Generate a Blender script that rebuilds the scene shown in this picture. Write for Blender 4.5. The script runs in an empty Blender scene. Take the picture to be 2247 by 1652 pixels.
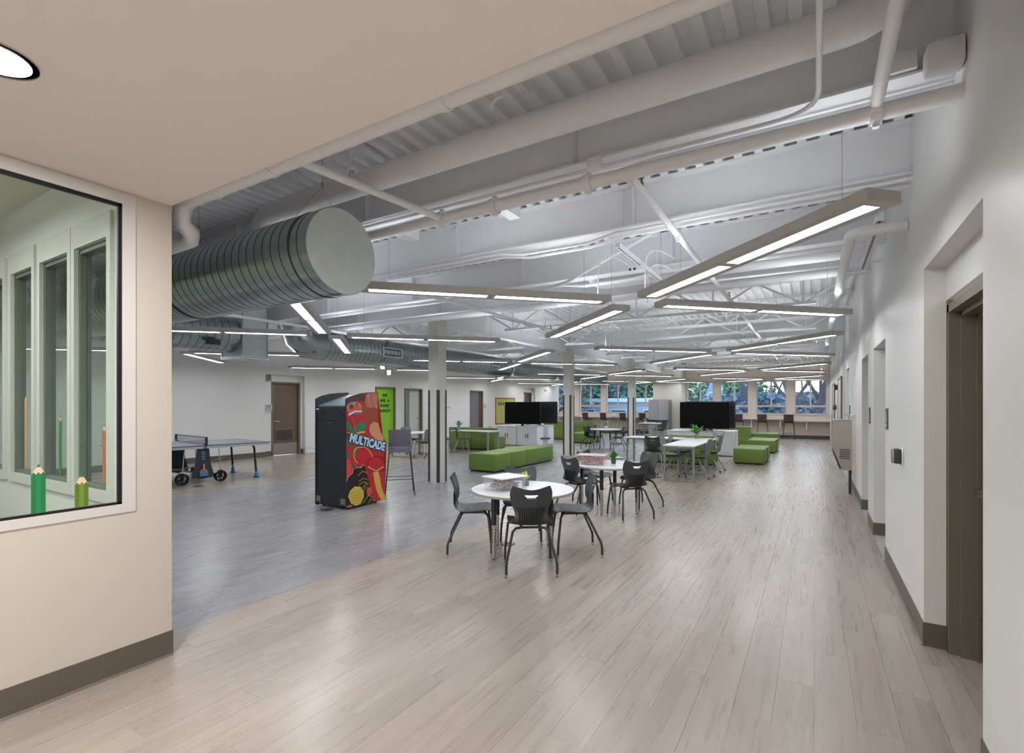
import bpy, bmesh, math, random
from mathutils import Vector, Matrix
random.seed(7)
SC = bpy.context.scene
COL = SC.collection
# ------------------------------------------------------------------ camera, world, lamps, exposure
FPX, CX, CY, CAMH = 1096.0, 1123.5, 887.0, 1.55
TH = math.atan(662.5 / 1096.0); CT = math.cos(TH); ST = math.sin(TH)
cd = bpy.data.cameras.new('camera'); cam = bpy.data.objects.new('camera', cd); COL.objects.link(cam)
cam.location = (0, 0, CAMH); cam.rotation_euler = (math.pi / 2, 0, TH)
cd.sensor_width = 36; cd.sensor_fit = 'HORIZONTAL'; cd.lens = 36 * FPX / 2247
cd.shift_y = (CY - 826) / 2247; cd.clip_start = 0.05; cd.clip_end = 600
SC.camera = cam
SC.view_settings.view_transform = 'Standard'; SC.view_settings.look = 'None'
SC.view_settings.gamma = 1; SC.view_settings.use_curve_mapping = False
SC.view_settings.exposure = 1.72
SC.cycles.max_bounces = 9; SC.cycles.diffuse_bounces = 7; SC.cycles.glossy_bounces = 3
SC.cycles.transparent_max_bounces = 12; SC.cycles.transmission_bounces = 4
SC.cycles.caustics_reflective = False; SC.cycles.caustics_refractive = False
SC.cycles.sample_clamp_indirect = 6
LAMP_E, UP_E, DOWN_E, AREA_W = 8.4, 2.8, 5.0, 15.0
def s2l(c):
    return tuple(((x / 12.92) if x <= 0.04045 else ((x + 0.055) / 1.055) ** 2.4) for x in c)
def hexc(h):
    h = h.lstrip('#'); return s2l(tuple(int(h[i:i + 2], 16) / 255 for i in (0, 2, 4))) + (1,)
w = bpy.data.worlds.new('world'); SC.world = w; w.use_nodes = True
nt = w.node_tree; nt.nodes.clear()
_tc = nt.nodes.new('ShaderNodeTexCoord'); _sx = nt.nodes.new('ShaderNodeSeparateXYZ')
_cr = nt.nodes.new('ShaderNodeValToRGB'); _bg = nt.nodes.new('ShaderNodeBackground'); _wo = nt.nodes.new('ShaderNodeOutputWorld')
nt.links.new(_tc.outputs['Generated'], _sx.inputs[0]); nt.links.new(_sx.outputs['Z'], _cr.inputs[0])
nt.links.new(_cr.outputs[0], _bg.inputs[0]); nt.links.new(_bg.outputs[0], _wo.inputs[0])
el = _cr.color_ramp.elements
el[0].position = 0.0; el[0].color = (0.95, 0.80, 0.76, 1)
el[1].position = 0.5; el[1].color = (0.36, 0.52, 0.80, 1)
e_ = el.new(0.12); e_.color = (0.80, 0.80, 0.90, 1)
_bg.inputs[1].default_value = 1.3

# ------------------------------------------------------------------ picture <-> room geometry
def W(xc, zc): return (xc * CT - zc * ST, xc * ST + zc * CT)
def at_z(u, v, z):
    zc = (z - CAMH) * FPX / (CY - v); return W((u - CX) / FPX * zc, zc)
def y_on_x(u, X):
    k = (u - CX) / FPX; return (CT * X + k * ST * X) / (k * CT - ST)
def x_on_y(u, Y):
    k = (u - CX) / FPX; return (k * CT * Y - ST * Y) / (CT + k * ST)
def s_on_line(u, P, d):
    k = (u - CX) / FPX; a = CT + k * ST; b = ST - k * CT
    return -(a * P[0] + b * P[1]) / (a * d[0] + b * d[1])
def z_at(v, X, Y): return CAMH + (CY - v) * (-X * ST + Y * CT) / FPX
def ang_cam(dx, dz):          # heading (rotation about z that turns +Y onto this direction) from a direction seen by the camera
    X, Y = W(dx, dz); return math.atan2(-X, Y)

# ------------------------------------------------------------------ materials
MATS = {}
def _new(name):
    m = bpy.data.materials.new(name); m.use_nodes = True; MATS[name] = m
    return m, m.node_tree, m.node_tree.nodes['Principled BSDF']
def mat(name, col, rough=0.5, metal=0.0, var=0.0, scale=8.0, bump=0.0, spec=0.5, coat=0.0):
    m, t, b = _new(name)
    c = hexc(col) if isinstance(col, str) else tuple(col) + (1,)
    b.inputs['Base Color'].default_value = c; b.inputs['Roughness'].default_value = rough
    b.inputs['Metallic'].default_value = metal; b.inputs['Specular IOR Level'].default_value = spec
    if coat: b.inputs['Coat Weight'].default_value = coat
    if var or bump:
        tc = t.nodes.new('ShaderNodeTexCoord'); n = t.nodes.new('ShaderNodeTexNoise')
        n.inputs['Scale'].default_value = scale; n.inputs['Detail'].default_value = 4
        t.links.new(tc.outputs['Object'], n.inputs['Vector'])
        if var:
            mx = t.nodes.new('ShaderNodeMix'); mx.data_type = 'RGBA'
            mx.inputs[6].default_value = tuple(max(0, x * (1 - var)) for x in c[:3]) + (1,)
            mx.inputs[7].default_value = tuple(min(1, x * (1 + var)) for x in c[:3]) + (1,)
            t.links.new(n.outputs[0], mx.inputs[0]); t.links.new(mx.outputs[2], b.inputs['Base Color'])
        if bump:
            bp = t.nodes.new('ShaderNodeBump'); bp.inputs['Strength'].default_value = bump; bp.inputs['Distance'].default_value = 0.01
            t.links.new(n.outputs[0], bp.inputs['Height']); t.links.new(bp.outputs[0], b.inputs['Normal'])
    return m
def emit(name, col, e):
    m, t, b = _new(name)
    b.inputs['Base Color'].default_value = (0.8, 0.8, 0.8, 1)
    b.inputs['Emission Color'].default_value = tuple(col) + (1,); b.inputs['Emission Strength'].default_value = e
    return m
def glassy(name, tint=(0.93, 0.97, 0.95), rough=0.0, refl=1.0):
    m, t, b = _new(name); t.nodes.remove(b)
    o = t.nodes['Material Output']; tr = t.nodes.new('ShaderNodeBsdfTransparent'); g = t.nodes.new('ShaderNodeBsdfGlossy')
    f = t.nodes.new('ShaderNodeFresnel'); f.inputs[0].default_value = 1.45; mx = t.nodes.new('ShaderNodeMixShader')
    tr.inputs[0].default_value = tint + (1,); g.inputs['Roughness'].default_value = rough
    g.inputs['Color'].default_value = (refl, refl, refl, 1)
    gm = t.nodes.new('ShaderNodeNewGeometry'); sb = t.nodes.new('ShaderNodeMath'); sb.operation = 'SUBTRACT'; sb.inputs[0].default_value = 1.0
    ml = t.nodes.new('ShaderNodeMath'); ml.operation = 'MULTIPLY'; t.links.new(gm.outputs['Backfacing'], sb.inputs[1]); t.links.new(sb.outputs[0], ml.inputs[0]); t.links.new(f.outputs[0], ml.inputs[1])
    t.links.new(ml.outputs[0], mx.inputs[0]); t.links.new(tr.outputs[0], mx.inputs[1]); t.links.new(g.outputs[0], mx.inputs[2])
    t.links.new(mx.outputs[0], o.inputs[0]); return m
def frosted(name, col, k):
    m, t, b = _new(name); o = t.nodes['Material Output']; tr = t.nodes.new('ShaderNodeBsdfTransparent'); mx = t.nodes.new('ShaderNodeMixShader')
    b.inputs['Base Color'].default_value = hexc(col); b.inputs['Roughness'].default_value = .25; mx.inputs[0].default_value = k
    t.links.new(tr.outputs[0], mx.inputs[1]); t.links.new(b.outputs[0], mx.inputs[2]); t.links.new(mx.outputs[0], o.inputs[0]); return m
def wood(name, c1, c2, sc=(2, 2, 14), rough=0.45):
    m, t, b = _new(name); tc = t.nodes.new('ShaderNodeTexCoord'); mp = t.nodes.new('ShaderNodeMapping')
    mp.inputs['Scale'].default_value = (sc[0] * 4, sc[1] * 4, sc[2] / 12)
    n = t.nodes.new('ShaderNodeTexNoise'); n.inputs['Scale'].default_value = 5; n.inputs['Detail'].default_value = 6; n.inputs['Distortion'].default_value = 0.6
    r = t.nodes.new('ShaderNodeValToRGB'); r.color_ramp.elements[0].color = hexc(c1); r.color_ramp.elements[1].color = hexc(c2)
    r.color_ramp.elements[0].position = 0.3; r.color_ramp.elements[1].position = 0.7
    t.links.new(tc.outputs['Object'], mp.inputs[0]); t.links.new(mp.outputs[0], n.inputs['Vector']); t.links.new(n.outputs[0], r.inputs[0])
    t.links.new(r.outputs[0], b.inputs['Base Color']); b.inputs['Roughness'].default_value = rough; return m

PW, PL = 0.1775, 1.219                     # vinyl plank size
XA, XB = -9.08, -3.74                      # edges of the grey floor band
def plank_mat():
    m, t, b = _new('vinyl_plank'); N = t.nodes; L = t.links
    def M(op, a, bb=None, cc=None):
        n = N.new('ShaderNodeMath'); n.operation = op
        for i, x in enumerate((a, bb, cc)):
            if x is None: continue
            if isinstance(x, (int, float)): n.inputs[i].default_value = x
            else: L.new(x, n.inputs[i])
        return n.outputs[0]
    g = N.new('ShaderNodeNewGeometry'); sx = N.new('ShaderNodeSeparateXYZ'); L.new(g.outputs['Position'], sx.inputs[0])
    X, Y = sx.outputs[0], sx.outputs[1]
    row = M('FLOOR', M('DIVIDE', X, PW)); off = M('MULTIPLY', M('FRACT', M('MULTIPLY', row, 0.381)), PL)
    ci = M('FLOOR', M('DIVIDE', M('SUBTRACT', Y, off), PL))
    cv = N.new('ShaderNodeCombineXYZ'); L.new(row, cv.inputs[0]); L.new(ci, cv.inputs[1])
    wn = N.new('ShaderNodeTexWhiteNoise'); wn.noise_dimensions = '2D'; L.new(cv.outputs[0], wn.inputs['Vector'])
    wsep = N.new('ShaderNodeSeparateColor'); L.new(wn.outputs['Color'], wsep.inputs[0])
    gv = N.new('ShaderNodeCombineXYZ')
    L.new(M('ADD', M('MULTIPLY', X, 22.0), M('MULTIPLY', wsep.outputs[1], 90)), gv.inputs[0])
    L.new(M('ADD', M('MULTIPLY', Y, .8), M('MULTIPLY', wsep.outputs[2], 40)), gv.inputs[1])
    n1 = N.new('ShaderNodeTexNoise'); n1.inputs['Scale'].default_value = 1.0; n1.inputs['Detail'].default_value = 3
    n1.inputs['Roughness'].default_value = 0.62; n1.inputs['Distortion'].default_value = 0.0; L.new(gv.outputs[0], n1.inputs['Vector'])
    gv2 = N.new('ShaderNodeCombineXYZ')
    L.new(M('ADD', M('MULTIPLY', X, 7.0), M('MULTIPLY', wsep.outputs[2], 50)), gv2.inputs[0])
    L.new(M('ADD', M('MULTIPLY', Y, 1.1), M('MULTIPLY', wsep.outputs[1], 30)), gv2.inputs[1])
    wv = N.new('ShaderNodeTexNoise'); wv.inputs['Scale'].default_value = .8; wv.inputs['Detail'].default_value = 3; wv.inputs['Distortion'].default_value = 0.0; L.new(gv2.outputs[0], wv.inputs['Vector'])
    fac = M('ADD', M('MULTIPLY', n1.outputs[0], 0.55), M('MULTIPLY', wv.outputs[0], 0.45))
    def ramp(a, c, bb):
        r = N.new('ShaderNodeValToRGB'); r.color_ramp.elements[0].color = hexc(a); r.color_ramp.elements[1].color = hexc(bb)
        r.color_ramp.elements[0].position = 0.32; r.color_ramp.elements[1].position = 0.68
        e = r.color_ramp.elements.new(0.5); e.color = hexc(c); L.new(fac, r.inputs[0]); return r.outputs[0]
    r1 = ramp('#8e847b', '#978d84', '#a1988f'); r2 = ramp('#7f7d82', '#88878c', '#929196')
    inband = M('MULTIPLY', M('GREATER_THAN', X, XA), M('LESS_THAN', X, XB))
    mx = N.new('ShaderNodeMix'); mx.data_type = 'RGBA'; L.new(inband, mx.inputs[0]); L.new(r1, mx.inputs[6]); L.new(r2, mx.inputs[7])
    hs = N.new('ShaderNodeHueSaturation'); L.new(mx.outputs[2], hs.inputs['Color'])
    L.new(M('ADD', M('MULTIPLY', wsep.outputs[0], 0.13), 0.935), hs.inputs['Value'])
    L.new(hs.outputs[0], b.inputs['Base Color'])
    L.new(M('ADD', M('MULTIPLY', n1.outputs[0], 0.08), 0.24), b.inputs['Roughness'])
    b.inputs['Specular IOR Level'].default_value = 0.5
    bp = N.new('ShaderNodeBump'); bp.inputs['Strength'].default_value = 0.03; bp.inputs['Distance'].default_value = 0.002
    L.new(n1.outputs[0], bp.inputs['Height']); L.new(bp.outputs[0], b.inputs['Normal']); return m
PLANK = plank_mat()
WALL = mat('wall_paint', '#d6d6d5', 0.42, var=0.02, scale=3, bump=0.03)
CREAM = mat('cream_wall_paint', '#c3bcb1', 0.6, bump=0.02)
SOFF = mat('soffit_paint', '#efe5e1', 0.8)
WHITE = mat('white_steel_paint', '#e3e5e9', 0.5, var=0.02, scale=4)
DECK = mat('white_deck_paint', '#e8eaed', 0.55)
TRIMW = mat('window_trim_paint', '#c9c7c4', 0.45)
BASEB = mat('rubber_baseboard', '#5d574e', 0.5)
FRAMEB = mat('door_frame_paint', '#6b6558', 0.45)
DOORW = wood('door_veneer', '#5a4a40', '#6c5a4e')
DARKDOOR = mat('dark_door', '#4a4238', 0.45)
STEELB = mat('brushed_steel', '#a8a39c', 0.33, 0.9, var=0.06, scale=6)
CHROME = mat('chrome', '#c8c8c8', 0.15, 1.0)
GALV = mat('galvanized_steel', '#a6b1b2', 0.27, 0.88, var=0.16, scale=5, bump=0.03)
GALVC = mat('galvanized_cap', '#cbd5d3', 0.5, 0.35, var=0.12, scale=9)
SEAMM = mat('duct_seam', '#3c4444', 0.5, 0.6)
CHAR = mat('charcoal_plastic', '#3d4145', 0.42, var=0.03, scale=20)
CHARL = mat('charcoal_leg_paint', '#303033', 0.35)
GREYP = mat('grey_plastic', '#77777a', 0.45)
SILV = mat('silver_leg_paint', '#96989a', 0.35, 0.4)
PLUM = mat('plum_plastic', '#3f3238', 0.45)
SLATE = mat('slate_plastic', '#4f4d58', 0.42)
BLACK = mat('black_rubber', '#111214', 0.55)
BLKM = mat('black_metal', '#191a1c', 0.4)
GREEN = mat('green_vinyl', '#647c33', 0.5, var=0.04, scale=3)
LAMW = mat('white_laminate', '#d9dade', 0.3)
EDGEW = mat('table_edge', '#a8a19c', 0.5)
CABW = mat('white_cabinet', '#dcdde2', 0.4)
FIXG = mat('fixture_grey', '#b3b1ae', 0.5)
DIFF = emit('lamp_diffuser', (0.96, 0.985, 1.0), LAMP_E)
SIDEL = emit('side_room_lens', (1.0, .98, .92), 28.0)
DIFFUP = emit('uplight_lens', (0.96, 0.985, 1.0), UP_E)
DLITE = emit('downlight_lens', (1.0, 0.96, 0.90), DOWN_E)
SCREEN = mat('screen_glass', '#030303', 0.4, spec=0.15)
TVB = mat('tv_bezel', '#1c1d20', 0.35)
GLASS = glassy('window_glass'); GLASS2 = glassy('interior_glass', (0.90, 0.95, 0.93))
CLEARP = glassy('clear_plastic', (0.93, 0.92, 0.93), 0.25)
COLM = mat('column_paint', '#c8c6be', 0.6); GUARD = mat('corner_guard', '#353236', 0.5)
SHIP = mat('shiplap_white', '#d9d9dc', 0.5)
CABD = mat('arcade_black', '#23272a', 0.4, var=0.05, scale=5)

# ------------------------------------------------------------------ mesh helpers
class MB:
    def __init__(s): s.v = []; s.f = []; s.mi = []; s.m = 0; s.sm = []
    def add(s, vs, fs, smooth=False):
        o = len(s.v); s.v += [tuple(x) for x in vs]
        for f in fs: s.f.append(tuple(i + o for i in f)); s.mi.append(s.m); s.sm.append(smooth)
        return s
    def box(s, c, d, rz=0.0):
        x, y, z = (k / 2 for k in d); cr, sr = math.cos(rz), math.sin(rz)
        vs = []
        for k in (-1, 1):
            for (a, b) in ((-1, -1), (1, -1), (1, 1), (-1, 1)):
                px, py = a * x, b * y; vs.append((c[0] + px * cr - py * sr, c[1] + px * sr + py * cr, c[2] + k * z))
        return s.add(vs, [(3, 2, 1, 0), (4, 5, 6, 7), (0, 1, 5, 4), (1, 2, 6, 5), (2, 3, 7, 6), (3, 0, 4, 7)])
    def bb(s, x0, x1, y0, y1, z0, z1): return s.box(((x0 + x1) / 2, (y0 + y1) / 2, (z0 + z1) / 2), (abs(x1 - x0), abs(y1 - y0), abs(z1 - z0)))
    def rbox(s, c, d, r=0.02, seg=2):
        bm = bmesh.new(); bmesh.ops.create_cube(bm, size=1)
        for v in bm.verts: v.co = Vector((v.co.x * d[0], v.co.y * d[1], v.co.z * d[2]))
        bmesh.ops.bevel(bm, geom=list(bm.edges), offset=r, segments=seg, affect='EDGES', profile=0.5)
        bm.verts.index_update()
        s.add([(v.co.x + c[0], v.co.y + c[1], v.co.z + c[2]) for v in bm.verts], [tuple(v.index for v in f.verts) for f in bm.faces], True)
        bm.free(); return s
    def tube(s, pts, r, n=8, cap=True, smooth=True):
        P = [Vector(p) for p in pts]; R = r if isinstance(r, (list, tuple)) else [r] * len(P)
        d0 = (P[1] - P[0]).normalized(); up = Vector((0, 0, 1)) if abs(d0.z) < 0.95 else Vector((1, 0, 0))
        nrm = d0.cross(up).normalized(); vs = []; prev = d0
        for i, p in enumerate(P):
            if i == 0: d = d0
            elif i == len(P) - 1: d = (P[i] - P[i - 1]).normalized()
            else: d = ((P[i] - P[i - 1]).normalized() + (P[i + 1] - P[i]).normalized()).normalized()
            q = prev.rotation_difference(d); nrm = (q @ nrm).normalized(); prev = d
            bn = d.cross(nrm).normalized()
            for k in range(n):
                a = 2 * math.pi * k / n; vs.append(p + (nrm * math.cos(a) + bn * math.sin(a)) * R[i])
        fs = []
        for i in range(len(P) - 1):
            for k in range(n):
                a, b = i * n + k, i * n + (k + 1) % n; fs.append((a, b, b + n, a + n))
        if cap: fs.append(tuple(range(n - 1, -1, -1))); fs.append(tuple(range((len(P) - 1) * n, len(P) * n)))
        return s.add(vs, fs, smooth)
    def lathe(s, prof, c=(0, 0, 0), n=24, cap=True, smooth=True):
        vs = []; fs = []
        for (r, z) in prof:
            for k in range(n):
                a = 2 * math.pi * k / n; vs.append((c[0] + r * math.cos(a), c[1] + r * math.sin(a), c[2] + z))
        for i in range(len(prof) - 1):
            for k in range(n): a, b = i * n + k, i * n + (k + 1) % n; fs.append((a, b, b + n, a + n))
        if cap: fs.append(tuple(range(n - 1, -1, -1))); fs.append(tuple(range((len(prof) - 1) * n, len(prof) * n)))
        return s.add(vs, fs, smooth)
    def prism(s, poly, lo, hi, axis='x'):
        n = len(poly)
        def P(a, b, h): return {'x': (h, a, b), 'y': (a, h, b), 'z': (a, b, h)}[axis]
        vs = [P(a, b, lo) for a, b in poly] + [P(a, b, hi) for a, b in poly]
        fs = [tuple(range(n - 1, -1, -1)), tuple(range(n, 2 * n))] + [(i, (i + 1) % n, (i + 1) % n + n, i + n) for i in range(n)]
        return s.add(vs, fs)
    def mesh(s, name, mats):
        me = bpy.data.meshes.new(name); me.from_pydata(s.v, [], s.f)
        for m in (mats if isinstance(mats, (list, tuple)) else [mats]): me.materials.append(m)
        me.polygons.foreach_set('material_index', s.mi); me.polygons.foreach_set('use_smooth', s.sm)
        bm = bmesh.new(); bm.from_mesh(me); bmesh.ops.recalc_face_normals(bm, faces=bm.faces); bm.to_mesh(me); bm.free()
        if any(s.sm): me.set_sharp_from_angle(angle=math.radians(40))
        me.update(); return me
    def obj(s, name, mats, parent=None, loc=None, rz=None, label=None, kind=None):
        o = bpy.data.objects.new(name, s.mesh(name, mats)); COL.objects.link(o)
        if parent: o.parent = parent
        if loc: o.location = loc
        if rz: o.rotation_euler = (0, 0, rz)
        if label: o['label'] = label
        if kind: o['kind'] = kind
        return o
def thing(name, label, cat, loc=(0, 0, 0), rz=0.0, group=None):
    o = bpy.data.objects.new(name, None); COL.objects.link(o); o.empty_display_size = 0.1
    o.location = loc; o.rotation_euler = (0, 0, rz); o['label'] = label; o['category'] = cat
    if group: o['group'] = group
    return o
def tag(o, label, cat, group=None, kind=None):
    o['label'] = label; o['category'] = cat
    if group: o['group'] = group
    if kind: o['kind'] = kind
    return o
def struct(o): o['kind'] = 'structure'; return o
def dup(root, loc, rz, label, group=None):
    r = root.copy(); COL.objects.link(r); r.location = loc; r.rotation_euler = (0, 0, rz); r['label'] = label
    if group: r['group'] = group
    for ch in list(root.children):
        c = ch.copy(); COL.objects.link(c); c.parent = r
        for g in list(ch.children):
            d = g.copy(); COL.objects.link(d); d.parent = c
    return r
def text(name, body, size, mat_, parent, loc, rot, extrude=0.001, bold=0.0, align='CENTER', space=1.0, shear=0.0):
    cu = bpy.data.curves.new(name, 'FONT'); cu.body = body; cu.size = size; cu.extrude = extrude; cu.offset = bold
    cu.align_x = align; cu.align_y = 'CENTER'; cu.space_character = space; cu.resolution_u = 3; cu.shear = shear
    to = bpy.data.objects.new(name, cu); me = bpy.data.meshes.new_from_object(to); bpy.data.objects.remove(to)
    me.materials.clear(); me.materials.append(mat_)
    o = bpy.data.objects.new(name, me); COL.objects.link(o); o.parent = parent; o.location = loc; o.rotation_euler = rot
    return o
HP = math.pi / 2
# ------------------------------------------------------------------ the setting
XR, XL, YE, ZD, ZS = 0.605, -3.41, 26.1, 3.6, 2.78
LP = (-13.93, 6.41); _n = math.hypot(1.06, 19.69); LD = (1.06 / _n, 19.69 / _n); LROT = math.atan2(LD[1], LD[0])
def lpt(s, off=0.0):           # point on the far left wall; off > 0 is out into the room
    return (LP[0] + s * LD[0] + off * LD[1], LP[1] + s * LD[1] - off * LD[0])

# floor and planks
b = MB().bb(-18, 3.0, -4, 27.0, -0.12, -0.006)
floor = struct(b.obj('floor', mat('floor_screed', '#7d736a', 0.8)))
pm = MB(); g_ = 0.0006; pm.bb(g_, PW - g_, g_, PL - g_, -0.0055, 0); plank_mesh = pm.mesh('plank', PLANK)
cands = []
i0, i1 = math.floor(-14.2 / PW), math.floor(.79 / PW)
for i in range(i0, i1 + 1):
    off = ((i * 0.381) % 1.0) * PL
    j0, j1 = math.floor((-1.5 - off) / PL), math.floor((YE - off) / PL)
    for j in range(j0, j1 + 1):
        x, y = i * PW, j * PL + off
        xm, ym = x + PW / 2, y + PL / 2
        if y + PL > YE + 0.05 and y > YE - 0.1: continue
        xc = xm * CT + ym * ST; zc = -xm * ST + ym * CT
        vis = zc > 0.9 and abs(xc / zc) < 1.10 and zc < 26
        if ym < 1.4 and xm < XL - .1: vis = False
        cands.append((zc if vis and FPX * CAMH / max(zc, .1) < 800 else 99 + zc, x, y))
cands.sort()
for (z_, x, y) in cands[:300]:
    o = bpy.data.objects.new('plank', plank_mesh); COL.objects.link(o); o.parent = floor; o.location = (x, y, 0)
rest = MB()
for (z_, x, y) in cands[300:]:
    rest.add([(x, y, 0), (x + PW, y, 0), (x + PW, min(y + PL, YE), 0), (x, min(y + PL, YE), 0)], [(0, 1, 2, 3)])
rest.obj('planks', PLANK, floor, kind='stuff')

# roof deck with flutes running away from the camera
x = -14.4; prof = []
while x < XR + 0.3:
    prof += [(x, 0), (x + 0.06, 0), (x + 0.071, 0.05), (x + 0.141, 0.05)]; x += 0.152
vs = []; fs = []
for (a, z) in prof: vs += [(a, 1.56, ZD + z), (a, YE + 0.3, ZD + z)]
for k in range(len(prof) - 1): fs.append((2 * k, 2 * k + 1, 2 * k + 3, 2 * k + 2))
dk = MB().add(vs, fs); dk.bb(-14.6, 3, 1.3, YE + 1.2, ZD + 0.08, ZD + 0.15)
struct(dk.obj('ceiling', DECK))
# entry soffit (three runs round the downlights would show nothing: one slab) and its fascia
b = MB().bb(XL - 0.19, XR + 0.4, -3.6, 1.56, ZS, ZS + 0.10); b.bb(XL - 0.19, XR + 0.4, 1.46, 1.56, ZS + 0.1, ZD + 0.06)
struct(b.obj('ceiling_soffit', SOFF))

# right wall: a front layer with openings, then what lies behind them
ops = [(2.806, 4.118, 2.415), (6.14, 7.28, 2.205), (7.98, 8.96, 2.21), (12.1, 13.1, 2.3)]
b = MB(); y = -3.6
for (a, c, zt) in ops:
    b.bb(XR, XR + 0.11, y, a, 0, ZD + .06); b.bb(XR, XR + 0.11, a, c, zt, ZD + .06); y = c
b.bb(XR, XR + 0.11, y, YE + .3, 0, ZD + .06)
b.bb(XR + 0.11, XR + 1.2, -3.6, 2.60, 0, ZD)
b.bb(XR + 0.11, XR + 0.19, 2.60, 4.118, 2.205, 2.60)          # dropped head over the near door
b.bb(XR + 0.11, XR + 0.40, 4.118, 6.14, 0, 3.2)
for (a, c, zt) in ops[1:]:
    b.bb(XR + 0.11, XR + 0.9, c, c + 0.06, 0, zt + 0.1); b.bb(XR + 0.11, XR + 0.9, a - 0.06, a, 0, zt + .1)
    b.bb(XR + 0.11, XR + 0.9, a, c, zt, zt + 0.1); b.bb(XR + 0.84, XR + 0.9, a, c, 0, zt)
wall_right = struct(b.obj('wall_right', WALL))
tile = mat('niche_tile', '#a9a59b', 0.5)
for n_, (a, c, zt) in enumerate(ops[1:]):
    o = struct(MB().bb(XR - 0.005, XR + 0.84, a, c, 0.0005, 0.006).obj('floor_niche_%d' % (n_ + 1), tile))
bbm = MB()
for (a, c) in ((-3.6, 2.806), (4.118, 6.14), (7.28, 7.98), (8.96, 12.1)):
    bbm.bb(XR - 0.006, XR + 0.002, a, c, 0.0, 0.15); bbm.prism([(XR - 0.018, 0.0005), (XR, 0.0005), (XR, 0.014)], a, c, 'y')
for (a, c, zt) in ops[:3]:
    bbm.bb(XR - 0.006, XR + (0.115 if a < 3 else 0.84), c - 0.006, c + 0.002, 0.0, 0.15)
bbm.bb(XR - 0.006, XR + 0.115, 2.804, 2.812, 0, 0.15)
struct(bbm.obj('baseboard_right', BASEB))
# near door in the deep alcove
fx = XR + 0.11
b = MB()
b.bb(fx, fx + 0.03, 4.085, 4.118, 0, 2.20); b.bb(fx + 0.0, fx + 0.055, 4.055, 4.10, 0, 2.17)
b.bb(fx + 0.055, fx + 0.125, 4.03, 4.09, 0, 2.14); b.bb(fx + .125, fx + 0.18, 4.01, 4.08, 0, 2.11)
b.bb(fx, fx + 0.055, 2.82, 4.10, 2.12, 2.17); b.bb(fx + 0.055, fx + 0.125, 2.82, 4.09, 2.09, 2.14); b.bb(fx + .125, fx + .18, 2.82, 4.08, 2.07, 2.11)
b.bb(fx, fx + 0.18, 2.82, 2.87, 0, 2.17)
d1 = struct(b.obj('door_1', FRAMEB))
MB().bb(fx + 0.14, fx + 0.175, 2.87, 4.01, 0.008, 2.07).obj('door_leaf', DARKDOOR, d1)
MB().bb(fx + 0.134, fx + 0.14, 2.90, 3.99, 0.02, 0.28).obj('kick_plate', mat('dark_steel_plate', '#57544c', 0.4, 0.6), d1)
for zz in (0.04, 0.15, 0.265):
    MB().box((fx + 0.132, 3.975, zz), (0.004, 0.008, 0.008)).obj('screw', CHROME, d1)
b = MB(); b.bb(fx + 0.09, fx + 0.13, 3.86, 3.92, 1.0, 1.06); b.tube([(fx + 0.09, 3.89, 1.03), (fx + .09, 3.76, 1.03)], 0.011); b.obj('door_handle', CHROME, d1)
# doors further down the right wall
def wall_door_right(name, y0, y1, zt, m_):
    b = MB(); b.bb(XR - 0.03, XR + 0.01, y0 - 0.06, y0, 0, zt + 0.06); b.bb(XR - 0.03, XR + 0.01, y1, y1 + 0.06, 0, zt + .06); b.bb(XR - 0.03, XR + 0.01, y0, y1, zt, zt + 0.06)
    d = struct(b.obj(name, FRAMEB)); ym = (y0 + y1) / 2
    for (a, c) in ((y0 + .01, ym - 0.005), (ym + 0.005, y1 - .01)):
        MB().bb(XR - 0.022, XR - 0.002, a, c, 0.01, zt).obj('door_leaf', m_, d)
        q = MB(); q.tube([(XR - 0.03, a + 0.08, 1.02), (XR - 0.10, a + .12, 1.02), (XR - 0.10, c - .12, 1.02), (XR - 0.03, c - 0.08, 1.02)], 0.022); q.obj('push_bar', STEELB, d)
    return d
CREAMD = mat('cream_door', '#cfc8b8', 0.4)
wall_door_right('door_2', 15.0, 16.8, 2.2, CREAMD); wall_door_right('door_3', 20.0, 21.9, 2.2, CREAMD)

# far left wall (its face runs along LD), local frame: x along the wall, -y into the room
def lwobj(mb, name, m_, parent=None, **k):
    p = lpt(0); o = mb.obj(name, m_, None, loc=(p[0], p[1], 0), rz=LROT, **k)
    if parent:
        o.location = (0, 0, 0); o.rotation_euler = (0, 0, 0); o.parent = parent
    return o
lo = [(2.42, 3.68, 2.44), (6.50, 7.47, 2.19), (7.93, 8.90, 2.17), (11.92, 12.88, 2.18), (16.38, 17.55, 2.41)]
b = MB(); s_ = -6.5
for (a, c, zt) in lo:
    b.bb(s_, a, 0, 0.12, 0, ZD + .06); b.bb(a, c, 0, 0.12, zt, ZD + .06); s_ = c
b.bb(s_, 20.2, 0, 0.12, 0, ZD + .06)
b.bb(2.2, 2.66, 0.12, 0.22, 0, 2.5); b.bb(3.58, 3.9, 0.12, 0.22, 0, 2.5); b.bb(2.3, 3.8, 0.12, 0.22, 2.23, 2.6)
b.bb(16.2, 16.45, 0.12, 0.22, 0, 2.5); b.bb(17.3, 17.8, 0.12, 0.22, 0, 2.5); b.bb(16.2, 17.7, 0.12, 0.22, 2.19, 2.6)
wall_left = struct(lwobj(b, 'wall_left', WALL))
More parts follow.
